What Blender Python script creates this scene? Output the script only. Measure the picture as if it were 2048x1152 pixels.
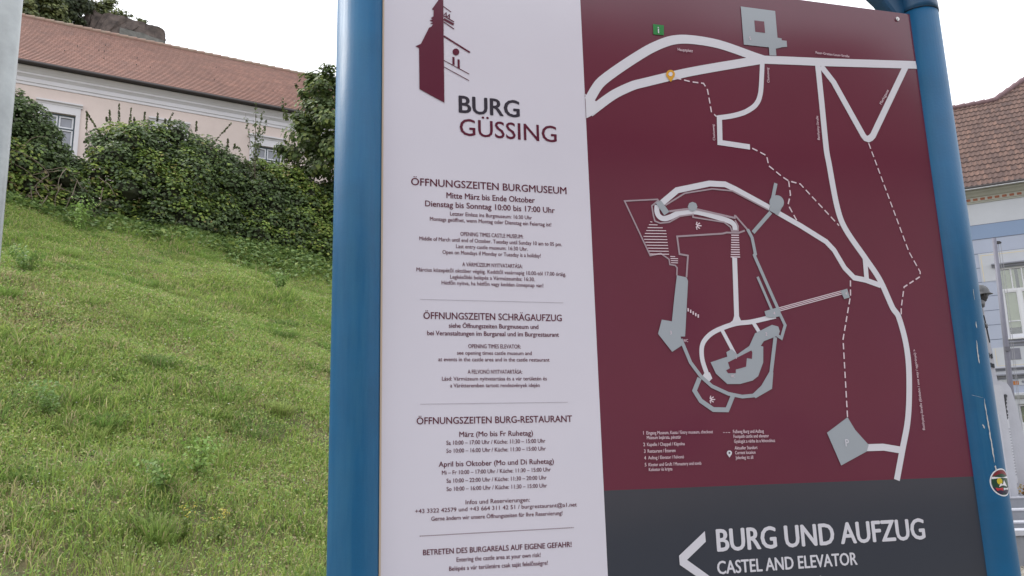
import bpy, bmesh, math, random
import numpy as np
from math import sin, cos, pi, radians
from mathutils import Vector, Matrix, noise

random.seed(7)
rng = np.random.default_rng(7)
for o in list(bpy.data.objects):
    bpy.data.objects.remove(o, do_unlink=True)
SC = bpy.context.scene
COL = SC.collection

# ------------------------------------------------------------------ camera
cam = bpy.data.cameras.new('camera')
cam.sensor_width = 36.0
cam.lens = 28.641
cam.clip_start = 0.05
cam.clip_end = 6000
camera = bpy.data.objects.new('camera', cam)
COL.objects.link(camera)
PITCH, ROLL = 0.205827, -0.0268461
EYE = Vector((0, 0, 1.6))
_cr, _sr, _c, _s = cos(ROLL), sin(ROLL), cos(PITCH), sin(PITCH)
fwd = Vector((0, _c, _s))
right = Vector((0.99963966, 0.00548606, -0.02627628)).normalized()
up = right.cross(fwd).normalized()
right = fwd.cross(up).normalized()
camera.matrix_world = Matrix.Translation(EYE) @ Matrix((right, up, -fwd)).transposed().to_4x4()
SC.camera = camera

# ------------------------------------------------------------------ sky, sun, exposure (bright overcast)
SUN_EL, SUN_AZ = radians(52), radians(-62)          # azimuth clockwise from +Y
world = bpy.data.worlds.new('World')
SC.world = world
world.use_nodes = True
nt = world.node_tree
bg = nt.nodes['Background']
sky = nt.nodes.new('ShaderNodeTexSky')
sky.sky_type = 'NISHITA'
sky.sun_disc = False
sky.sun_elevation = SUN_EL
sky.sun_rotation = SUN_AZ
sky.dust_density = 4.0
hsv = nt.nodes.new('ShaderNodeHueSaturation')
hsv.inputs['Saturation'].default_value = 0.25
mix = nt.nodes.new('ShaderNodeMix')
mix.data_type = 'RGBA'
mix.inputs['Factor'].default_value = 0.86           # cloud deck over the clear sky
mix.inputs['B'].default_value = (11.6, 11.8, 12.4, 1)
nt.links.new(sky.outputs['Color'], hsv.inputs['Color'])
nt.links.new(hsv.outputs['Color'], mix.inputs['A'])
nt.links.new(mix.outputs['Result'], bg.inputs['Color'])
bg.inputs['Strength'].default_value = 0.135
sl = bpy.data.lights.new('sun', 'SUN')
sl.energy = 1.5
sl.angle = radians(22)
sl.color = (1.0, 0.96, 0.9)
sun = bpy.data.objects.new('sun', sl)
COL.objects.link(sun)
sd = Vector((sin(SUN_AZ) * cos(SUN_EL), cos(SUN_AZ) * cos(SUN_EL), sin(SUN_EL)))
sun.rotation_euler = sd.to_track_quat('Z', 'Y').to_euler()
sun.location = sd * 60
SC.view_settings.view_transform = 'Standard'
SC.view_settings.look = 'None'
SC.view_settings.exposure = 0.33
SC.view_settings.gamma = 1.0
SC.view_settings.use_curve_mapping = False

# ------------------------------------------------------------------ helpers
def tag(o, label=None, cat=None, group=None, kind=None):
    if label: o['label'] = label
    if cat: o['category'] = cat
    if group: o['group'] = group
    if kind: o['kind'] = kind
    return o

def empty(name, loc=(0, 0, 0), rz=0.0, label=None, cat=None, group=None):
    o = bpy.data.objects.new(name, None)
    o.empty_display_size = 0.2
    o.location = loc
    o.rotation_euler = (0, 0, rz)
    COL.objects.link(o)
    return tag(o, label, cat, group)

def link(name, me, m=None, parent=None):
    o = bpy.data.objects.new(name, me)
    COL.objects.link(o)
    if m is not None:
        for k in (m if isinstance(m, (list, tuple)) else [m]):
            me.materials.append(k)
    if parent is not None:
        o.parent = parent
    return o

def obj(name, bm, m=None, parent=None, smooth=False, bevel=0.0):
    me = bpy.data.meshes.new(name)
    if bevel:
        es = [e for e in bm.edges if len(e.link_faces) == 2 and e.calc_face_angle(0) > 0.6]
        bmesh.ops.bevel(bm, geom=es, offset=bevel, segments=2, affect='EDGES', profile=0.6)
    bm.normal_update()
    bm.to_mesh(me)
    bm.free()
    if smooth:
        for p in me.polygons: p.use_smooth = True
    return link(name, me, m, parent)

def BM():
    return bmesh.new()

def box(bm, x0, x1, y0, y1, z0, z1):
    vs = [bm.verts.new((x, y, z)) for z in (z0, z1) for y in (y0, y1) for x in (x0, x1)]
    for f in ((0, 2, 3, 1), (4, 5, 7, 6), (0, 1, 5, 4), (2, 6, 7, 3), (0, 4, 6, 2), (1, 3, 7, 5)):
        bm.faces.new([vs[i] for i in f])
    return vs

def prism(bm, pts, z0, z1, axis='z'):
    """closed outline extruded; axis tells which coordinate is the depth"""
    def P(a, b, d):
        return (a, b, d) if axis == 'z' else ((a, d, b) if axis == 'y' else (d, a, b))
    lo = [bm.verts.new(P(a, b, z0)) for a, b in pts]
    hi = [bm.verts.new(P(a, b, z1)) for a, b in pts]
    n = len(pts)
    fs = [bm.faces.new(lo[::-1]), bm.faces.new(hi)]
    for i in range(n):
        fs.append(bm.faces.new((lo[i], lo[(i + 1) % n], hi[(i + 1) % n], hi[i])))
    bmesh.ops.recalc_face_normals(bm, faces=fs)

def tube(bm, pts, radii, n=10, caps=True):
    pts = [Vector(p) for p in pts]
    if not isinstance(radii, (list, tuple)): radii = [radii] * len(pts)
    rings = []
    t0 = (pts[1] - pts[0]).normalized()
    a = t0.orthogonal().normalized()
    for i, p in enumerate(pts):
        t = (pts[min(i + 1, len(pts) - 1)] - pts[max(i - 1, 0)]).normalized()
        a = (a - t * a.dot(t))
        a = a.normalized() if a.length > 1e-6 else t.orthogonal().normalized()
        b = t.cross(a)
        rings.append([bm.verts.new(p + (a * cos(2 * pi * k / n) + b * sin(2 * pi * k / n)) * radii[i]) for k in range(n)])
    for r0, r1 in zip(rings, rings[1:]):
        for k in range(n):
            bm.faces.new((r0[k], r0[(k + 1) % n], r1[(k + 1) % n], r1[k]))
    if caps:
        bm.faces.new(rings[0][::-1]); bm.faces.new(rings[-1])

def fast_mesh(name, verts, quads=None, tris=None, tint=None, smooth=False):
    me = bpy.data.meshes.new(name)
    verts = np.asarray(verts, np.float32).reshape(-1, 3)
    parts, starts, off = [], [], 0
    for arr, k in ((quads, 4), (tris, 3)):
        if arr is None or len(arr) == 0: continue
        arr = np.asarray(arr, np.int32)
        parts.append(arr.ravel())
        starts.append(off + np.arange(len(arr), dtype=np.int32) * k)
        off += arr.size
    loops = np.concatenate(parts); st = np.concatenate(starts)
    me.vertices.add(len(verts)); me.vertices.foreach_set('co', verts.ravel())
    me.loops.add(len(loops)); me.loops.foreach_set('vertex_index', loops)
    me.polygons.add(len(st)); me.polygons.foreach_set('loop_start', st)
    if tint is not None:
        at = me.attributes.new('tint', 'FLOAT_COLOR', 'POINT')
        c = np.ones((len(verts), 4), np.float32); c[:, :3] = tint
        at.data.foreach_set('color', c.ravel())
    me.update(calc_edges=True)
    me.polygons.foreach_set('use_smooth', np.full(len(st), bool(smooth)))
    me.validate()
    return me

def vnoise(x, y, seed=0):
    """smooth value noise, 0..1, vectorised"""
    xi = np.floor(x).astype(np.int64); yi = np.floor(y).astype(np.int64)
    fx = x - xi; fy = y - yi
    fx = fx * fx * (3 - 2 * fx); fy = fy * fy * (3 - 2 * fy)
    def h(a, b):
        n = (a * 374761393 + b * 668265263 + seed * 974634777) & 0xffffffff
        n = ((n ^ (n >> 13)) * 1274126177) & 0xffffffff
        return ((n ^ (n >> 16)) & 0xffff) / 65535.0
    return (h(xi, yi) * (1 - fx) + h(xi + 1, yi) * fx) * (1 - fy) + (h(xi, yi + 1) * (1 - fx) + h(xi + 1, yi + 1) * fx) * fy

def sst(x, a, b):
    t = np.clip((x - a) / (b - a), 0, 1)
    return t * t * (3 - 2 * t)

# ------------------------------------------------------------------ materials
def srgb(r, g, b):
    f = lambda c: (c / 255 / 12.92) if c <= 10 else ((c / 255 + 0.055) / 1.055) ** 2.4
    return (f(r), f(g), f(b), 1)

def mat(name, col, rough=0.7, metal=0.0, var=0.0, scale=3.0, bump=0.0, bscale=40.0, spec=0.5, coat=0.0, col2=None, bdetail=5):
    m = bpy.data.materials.new(name); m.use_nodes = True
    t = m.node_tree; p = t.nodes['Principled BSDF']
    p.inputs['Base Color'].default_value = (*col[:3], 1)
    p.inputs['Roughness'].default_value = rough
    p.inputs['Metallic'].default_value = metal
    p.inputs['Specular IOR Level'].default_value = spec
    p.inputs['Coat Weight'].default_value = coat
    tc = t.nodes.new('ShaderNodeTexCoord')
    if var:
        n = t.nodes.new('ShaderNodeTexNoise'); n.inputs['Scale'].default_value = scale; n.inputs['Detail'].default_value = 6
        n.inputs['Roughness'].default_value = 0.65
        r = t.nodes.new('ShaderNodeValToRGB')
        c2 = col2 if col2 else tuple(c * (1 - var) for c in col[:3])
        r.color_ramp.elements[0].position = 0.3; r.color_ramp.elements[1].position = 0.72
        r.color_ramp.elements[0].color = (*c2[:3], 1)
        r.color_ramp.elements[1].color = (*(min(1, c * (1 + var * 0.35)) for c in col[:3]), 1)
        t.links.new(tc.outputs['Object'], n.inputs['Vector'])
        t.links.new(n.outputs['Fac'], r.inputs['Fac'])
        t.links.new(r.outputs['Color'], p.inputs['Base Color'])
    if bump:
        n2 = t.nodes.new('ShaderNodeTexNoise'); n2.inputs['Scale'].default_value = bscale; n2.inputs['Detail'].default_value = bdetail
        b = t.nodes.new('ShaderNodeBump'); b.inputs['Strength'].default_value = bump; b.inputs['Distance'].default_value = 0.02
        t.links.new(tc.outputs['Object'], n2.inputs['Vector'])
        t.links.new(n2.outputs['Fac'], b.inputs['Height'])
        t.links.new(b.outputs['Normal'], p.inputs['Normal'])
    return m

def leaf_mat(name, rough=0.55, trans=0.3, gain=1.0):
    m = bpy.data.materials.new(name); m.use_nodes = True
    t = m.node_tree; p = t.nodes['Principled BSDF']; out = t.nodes['Material Output']
    a = t.nodes.new('ShaderNodeAttribute'); a.attribute_name = 'tint'
    p.inputs['Roughness'].default_value = rough
    p.inputs['Specular IOR Level'].default_value = 0.35
    tr = t.nodes.new('ShaderNodeBsdfTranslucent')
    mx = t.nodes.new('ShaderNodeMixShader'); mx.inputs['Fac'].default_value = trans
    t.links.new(a.outputs['Color'], p.inputs['Base Color'])
    t.links.new(a.outputs['Color'], tr.inputs['Color'])
    t.links.new(p.outputs['BSDF'], mx.inputs[1]); t.links.new(tr.outputs['BSDF'], mx.inputs[2])
    t.links.new(mx.outputs['Shader'], out.inputs['Surface'])
    return m

# sign artwork, millimetres on the board (u to the right, v above the ground): fills, ribbons, dashed paths, lettering
FILLS = [
[3,'w',[515.2,2508,522,2502,545,2489,548,2466,536,2453,515.2,2441]],
[3,'w',[887.5,1936.6,901.8,1936.8,906.1,1925.6,912.9,1922.4,869.7,1916.3,883,1926.1]],
[3,'w',[793.9,1794.5,807.6,1794.5,813.3,1779.9,803.3,1771.2,787,1785.2]],
[4,'g',[988,2813.7,1096.1,2813.2,1095,2730.9,1108.1,2730,1107.5,2724.4,1123.2,2724.6,1122.9,2706.2,1106,2703.2,1091.5,2698,1086,2696.6,1085.8,2675.3,1064,2673.7,1064.5,2698.2,986.8,2697.8]],
[5,'r',[1026.6,2775.4,1057.3,2775.9,1057,2740.9,1026,2740.4]],
[4,'n',[717.9,2727.8,749.3,2727.7,747.3,2698.4,716.9,2697.2]],
[6,'y',[746.6,2578.4,745.5,2581.3,745.3,2584.6,746,2587.9,747.5,2591.2,749.8,2594,752.6,2596.3,755.8,2597.9,759.2,2598.7,762.5,2598.6,765.5,2597.7,768,2595.9,769.9,2593.4,771,2590.5,771.2,2587.2,770.5,2583.8,769,2580.6,757.4,2563.4]],
[7,'w',[764.3,2586.9,763.5,2584.2,761.7,2581.9,759.2,2580.5,756.5,2580.3,754.1,2581.2,752.6,2583.1,752.2,2585.7,753,2588.3,754.8,2590.6,757.3,2592,760,2592.3,762.4,2591.4,763.9,2589.4]],
[6,'w',[836.9,1595.4,836.3,1596.9,836.2,1598.5,836.6,1600.1,837.5,1601.6,838.7,1602.8,840.2,1603.8,841.9,1604.3,843.8,1604.5,845.5,1604.2,847.2,1603.6,848.5,1602.6,849.5,1601.3,850.1,1599.8,850.2,1598.2,849.8,1596.6,849,1595.1,842.8,1587.6]],
[7,'k',[845.8,1598.5,845.5,1597.5,844.7,1596.8,843.6,1596.3,842.4,1596.4,841.4,1596.8,840.8,1597.7,840.6,1598.7,841,1599.7,841.8,1600.4,842.9,1600.9,844,1600.8,845,1600.4,845.7,1599.5]],
[5,'g',[1063.5,2247.5,1061.7,2241.2,1058,2235.3,1052.6,2230.5,1046.2,2227.3,1039.3,2226,1032.6,2226.6,1026.8,2229.2,1022.4,2233.4,1019.8,2238.9,1019.4,2245.1,1021.1,2251.4,1024.8,2257.3,1030.2,2262.1,1036.6,2265.3,1043.5,2266.7,1050.3,2266.1,1056.1,2263.6,1060.5,2259.3,1063.1,2253.8]],
[4,'g',[1031.3,2265.7,1062.7,2243.9,1042.4,2211,1016.8,2223.3]],
[5,'g',[807.9,2222,803.1,2212.6,793.2,2208.3,783.8,2211.6,780.5,2220.5,785.2,2230,795.2,2234.3,804.6,2231]],
[5,'g',[691.2,2226.1,706.1,2233.5,727.9,2203.8,712.8,2194]],
[5,'g',[975.1,1951.3,1010.8,1961.2,1016.6,1938.9,997.1,1934.6,978.4,1936.9]],
[5,'g',[1208.5,2011.5,1229.4,2017.6,1234.1,1993.8,1216.5,1989.3]],
[5,'g',[736.5,2038.4,762.5,2033.7,766,2024.4,747.2,1883.4,735.3,1883.2,736.3,1860.7,709.5,1844.9,674.9,1889.4,687.4,1924.7,714.3,1920.7,724.6,1978.1]],
[5,'g',[984.4,1794.6,976.6,1753.5,928.1,1730.2,918.4,1739,947.1,1761.5,973.9,1796.9]],
[5,'g',[811.5,1819.5,858.9,1833.9,857.1,1845,872.8,1853,887.5,1839.8,923.1,1861.4,942.4,1893.8,993.4,1916.6,1011.2,1912,1014.2,1899.6,1008.8,1889.1,965.5,1874,955.3,1861.7,962.4,1860.1,958.3,1820.1,940.6,1785.1,923.6,1774.1,887.6,1765.7,852.8,1765.8,823.9,1791.4]],
[6,'r',[859.4,1819.7,927.4,1850.2,929.8,1845.5,927.1,1828.5,913.1,1830.4,908.6,1808.8,879.4,1801.8,878.6,1793,856.9,1792.4,852.4,1799.9,863.3,1804.9]],
[4,'g',[1122.3,1642,1187.5,1680,1206.1,1647.6,1241.1,1609.3,1233.3,1593,1153.6,1560.2]],
[2,'m',[149.1,2757.4,138,2725.3,120.7,2697.1,125.1,2694.4,124.3,2678.2,117.6,2672.6,122.7,2670,114.6,2665.8,123.4,2662,116,2657.9,123.4,2656.4,119.7,2650.4,113,2645.6,93.1,2600.4,79.3,2592.2,88.3,2588.1,89.1,2480.3,149.9,2450.5,149.6,2726.8]],
[2,'m',[188.7,2589.2,188.1,2586,186.6,2583.1,184.3,2580.8,181.5,2579.4,178.5,2579.1,175.7,2579.9,173.5,2581.7,172,2584.2,171.6,2587.3,172.1,2590.5,173.6,2593.4,175.9,2595.7,178.7,2597.1,181.7,2597.4,184.5,2596.7,186.7,2594.9,188.2,2592.3]],
]
RIBBONS = [
[2,'w',26,1,[524.2,2489.5,562.8,2547.6,687.2,2642.9,759.5,2682.6,815.9,2694.8,909.1,2691,1022.2,2664.5,1047.9,2658.7]],
[2,'w',24.5,1,[524.2,2457.3,591.4,2511.5,647.7,2543.1,677.8,2554.1,824,2601.6,1041.9,2659.6]],
[2,'w',24.2,0,[1027.2,2658.1,1125.8,2665,1252.4,2673.2,1551.8,2696.4]],
[2,'w',14,1,[1039.8,2650.8,1027.2,2568.3,1018.8,2540.8,1005.8,2521.3,988.6,2507.7,966.1,2495.2,929.8,2483,892,2474.9]],
[2,'w',15.1,0,[893.6,2480.7,888.9,2404.2,977.3,2398.4]],
[2,'w',17.4,1,[1216.5,2663.4,1215.9,2562.8,1213.9,2407.8,1217.4,2364,1225.3,2263.2,1235.1,2209.1,1253.8,2169.4,1298.2,2103.9,1335.8,2045,1365.7,1968.5,1380.5,1946.8,1392.8,1881,1393.8,1815.9,1383,1732,1367.7,1664.1,1344.8,1602.3,1313.9,1519.3]],
[2,'w',18.5,0,[1227.3,2658.6,1262,2613.7,1339.1,2459.6,1345,2452.3,1353.6,2449.9,1362.8,2454.5,1371.1,2462.1,1513.2,2686.2]],
[2,'w',16,0,[703.9,2222.3,754.1,2263.5,848.7,2287.7,894,2288.1,923.3,2276.2,1019.1,2230.6]],
[2,'w',14.7,0,[1037.6,2220.8,1108.4,2185.5,1180.9,2145.1,1202.9,2122.5,1229.2,2074.8,1255.7,2048.3,1290.1,2043.2,1336.2,2029.5]],
[3,'w',14.2,0,[1296.2,2100.3,1294,2042.5]],
[2,'w',13.9,1,[695.8,2220.1,693.8,2206.1,696.6,2194.2,705.1,2186.7,715.8,2185.9,730.6,2190.8,756.9,2202.5,804.9,2207.9,881.7,2192.2,901.8,2185.4,910.5,2177.1,911.6,2164.8]],
[2,'w',13.7,0,[903.3,2090.6,895.1,1940.5,893.4,1923.7]],
[2,'w',12,1,[1006.7,1939.4,934.5,1923.4,891.1,1918.2,847.6,1904.7,818.5,1890.6,797.8,1871.3,790.4,1852.3,790.5,1824.1,801.1,1786.8]],
[2,'w',10,0,[847.8,1906.9,882.7,1837.2]],
[2,'w',10.3,0,[939.2,1924.5,955.3,1897.2]],
[2,'w',17.6,0,[1234.6,1602.4,1285.1,1602.6,1346.2,1592.7]],
[4,'g',10.2,0,[1044.7,2300.3,1026.1,2241.8]],
[4,'g',10.3,0,[1020.9,2218.2,962.8,2160.1]],
[3,'h',3.8,0,[699.4,2235.9,606.9,2226.2,667.7,2086.8,696.8,2093.7,718.3,2079.3,719.8,2065.9,734,2064,738.9,2058.1,736.7,2037.9]],
[3,'h',4,0,[718.3,2221.3,775.6,2256.7,854.9,2273.2,913.4,2271.3,1014.6,2225]],
[3,'h',4,0,[701.1,2234.2,680.6,2217.5,683.2,2191.8,686.5,2177.6,700.5,2172.8,726,2176.8,756.2,2193.8,794.1,2201,793.5,2193.3,881,2184.4,898.7,2171.9,901.6,2161.9,919.7,2162.7,920.9,2175.8,913.7,2191.3]],
[3,'h',5.4,0,[728,2205.5,783.4,2215.1,807.3,2215,913.1,2197.3,915.3,2205.5]],
[3,'h',4.8,0,[914.9,2204.4,954.3,2159.7]],
[4,'g',8.8,0,[947.5,2168.2,958.7,2145.9,964,2102.3,960.6,2098.7,993.2,2014.9,1018.8,1950.4]],
[4,'g',7.2,0,[964.4,2041.6,996.7,1956.7]],
[3,'h',4.6,0,[939.6,2164.4,920.8,2157.5,886.1,2156.6,874.6,2153.3,744.9,2139.9,748,2093.9,771.3,2090.8,763,2034.6]],
[4,'g',8.3,0,[1015.5,1953.7,1031.7,1916.2,1017.2,1882.7,1005.2,1889.7]],
[4,'d',2.2,0,[1015.1,1960.3,1214,2012]],
[4,'d',2.2,0,[1014.7,1956,1213.4,2007.6]],
[4,'d',2.2,0,[1014.2,1951.7,1212.9,2003.1]],
[4,'g',9.1,0,[735.5,1876.9,757,1819.3,782.2,1785.2,810.9,1760.4,854.1,1741.6,891.7,1734.5,925.3,1737.1]],
[4,'g',10.2,0,[999.9,1884.8,978.2,1793.1]],
[4,'g',11.6,0,[778.4,1780.6,762.4,1749.8,777.3,1725.2,809.6,1703.5,847.2,1702.5,865.8,1736.9]],
[3,'d',2.1,0,[673.5,2175.2,679.2,2174.8]],
[3,'d',2.1,0,[669.3,2167.3,692.8,2167.8]],
[3,'d',2.1,0,[665.2,2159.4,706.4,2160.7]],
[3,'d',2.1,0,[661,2151.6,715.6,2153.4]],
[3,'d',2.1,0,[656.8,2143.8,716.1,2145.8]],
[3,'d',2.1,0,[652.7,2135.9,716.5,2138.1]],
[3,'d',2.1,0,[653.8,2128.4,717,2130.4]],
[3,'d',2.1,0,[656.5,2120.9,717.4,2122.8]],
[3,'d',2.1,0,[659.3,2113.4,717.9,2115.2]],
[3,'d',2.1,0,[662,2105.9,718.3,2107.5]],
[3,'d',2.1,0,[664.8,2098.5,718.8,2099.9]],
[3,'d',2.1,0,[667.5,2091,719.2,2092.3]],
[3,'d',2.1,0,[722.4,2086.9,735.6,2086.7]],
[3,'d',2.1,0,[722.7,2081.5,743.1,2081.6]],
[3,'d',2.1,0,[723,2076.1,742.7,2076.1]],
[3,'d',2.1,0,[723.4,2070.7,742.3,2070.7]],
[3,'d',2.9,0,[899,2150.2,920.9,2150.8]],
[3,'d',2.9,0,[898.2,2143.7,920.7,2144.4]],
[3,'d',2.9,0,[897.5,2137.2,920.4,2137.9]],
[3,'d',2.9,0,[896.7,2130.8,920.2,2131.4]],
[3,'d',2.9,0,[895.9,2124.3,920,2124.9]],
[3,'d',2.9,0,[895.1,2117.8,919.8,2118.5]],
[3,'d',2.9,0,[894.4,2111.4,919.5,2112]],
[3,'d',2.9,0,[893.6,2104.9,919.3,2105.6]],
[3,'d',2.9,0,[892.8,2098.5,919.1,2099.2]],
[3,'d',2.9,0,[892.1,2092.1,918.9,2092.7]],
[4,'d',3.7,0,[761.3,1955,760.7,1946.7]],
[4,'d',3.7,0,[767.9,1951.3,767.3,1943]],
[4,'d',3.7,0,[774.5,1947.3,773.9,1938.9]],
[4,'d',3.7,0,[781.1,1943.2,780.5,1934.9]],
[4,'d',3.7,0,[787.8,1939.8,787.1,1931.5]],
[4,'d',2.9,0,[800.7,2172.8,803.6,2181.1]],
[4,'d',2.9,0,[801.8,2172.3,811.7,2178.6]],
[4,'d',2.9,0,[802.3,2170.8,815.6,2171.4]],
[4,'d',2.9,0,[801.6,2169.3,810.5,2163.8]],
[4,'d',2.9,0,[800.3,2168.7,802,2160.5]],
[4,'d',2.6,0,[802.6,1729.9,805.3,1737.1]],
[4,'d',2.6,0,[803.6,1729.4,812.8,1734.5]],
[4,'d',2.6,0,[804.1,1728,816.4,1728]],
[4,'d',2.6,0,[803.4,1726.8,811.7,1721.5]],
[4,'d',2.6,0,[802.3,1726.2,803.8,1719]],
[2,'m',2.3,0,[149.8,2708.5,169.1,2695.5]],
[2,'m',2.7,0,[156.3,2692.7,156.9,2679.8]],
[2,'m',2.7,0,[164.5,2688.8,164.7,2675.9]],
[2,'m',3.1,0,[150.3,2683,176.2,2669.2]],
[2,'m',6.6,0,[150.2,2674.1,175.4,2661.8]],
[2,'m',2.7,0,[150.1,2666,176,2649.8]],
[2,'m',1.9,0,[150.7,2685.5,157.8,2692.8]],
[2,'m',2.3,0,[157.7,2679.9,166,2689]],
[2,'m',4.7,0,[149.8,2627.9,215.6,2590.5]],
[2,'m',5.4,0,[173.6,2573.6,173.8,2553.1]],
[2,'m',5.4,0,[186.5,2568.7,186.6,2544.2]],
[2,'m',1.9,0,[149.5,2562.4,212.8,2532.2]],
[2,'m',1.9,0,[150.1,2544.7,212.5,2514.5]],
[2,'l',0.7,0,[89.2,1961.5,433.9,1961.2]],
[2,'l',0.7,0,[88.5,1723.2,435.1,1724.6]],
]
DASHED = [
[772.7,2577.6,817.8,2570.8,854.1,2569.9,864.3,2552.8,868.6,2512,870.6,2489.8,884.9,2477.3],
[983.4,2395.1,1003.6,2386.7,1025.2,2376.9,1028.4,2348.8,1066.3,2320.3,1084.9,2309.6,1119.4,2303.3,1226.7,2191.6],
[1084.8,2308.8,1086.2,2270.9,1075.5,2242.4,1097.2,2200.5],
[1353.4,2437.5,1440.6,2127.4,1468.9,2071.7,1466.9,2058,1410.2,2027.2,1392.4,1969.1,1388,1936.7],
[1242.8,2040.3,1237.6,1999.5,1199.7,1881.4,1187.6,1680.9],
[831.3,1647.8,852.6,1647.4],
]
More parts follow.
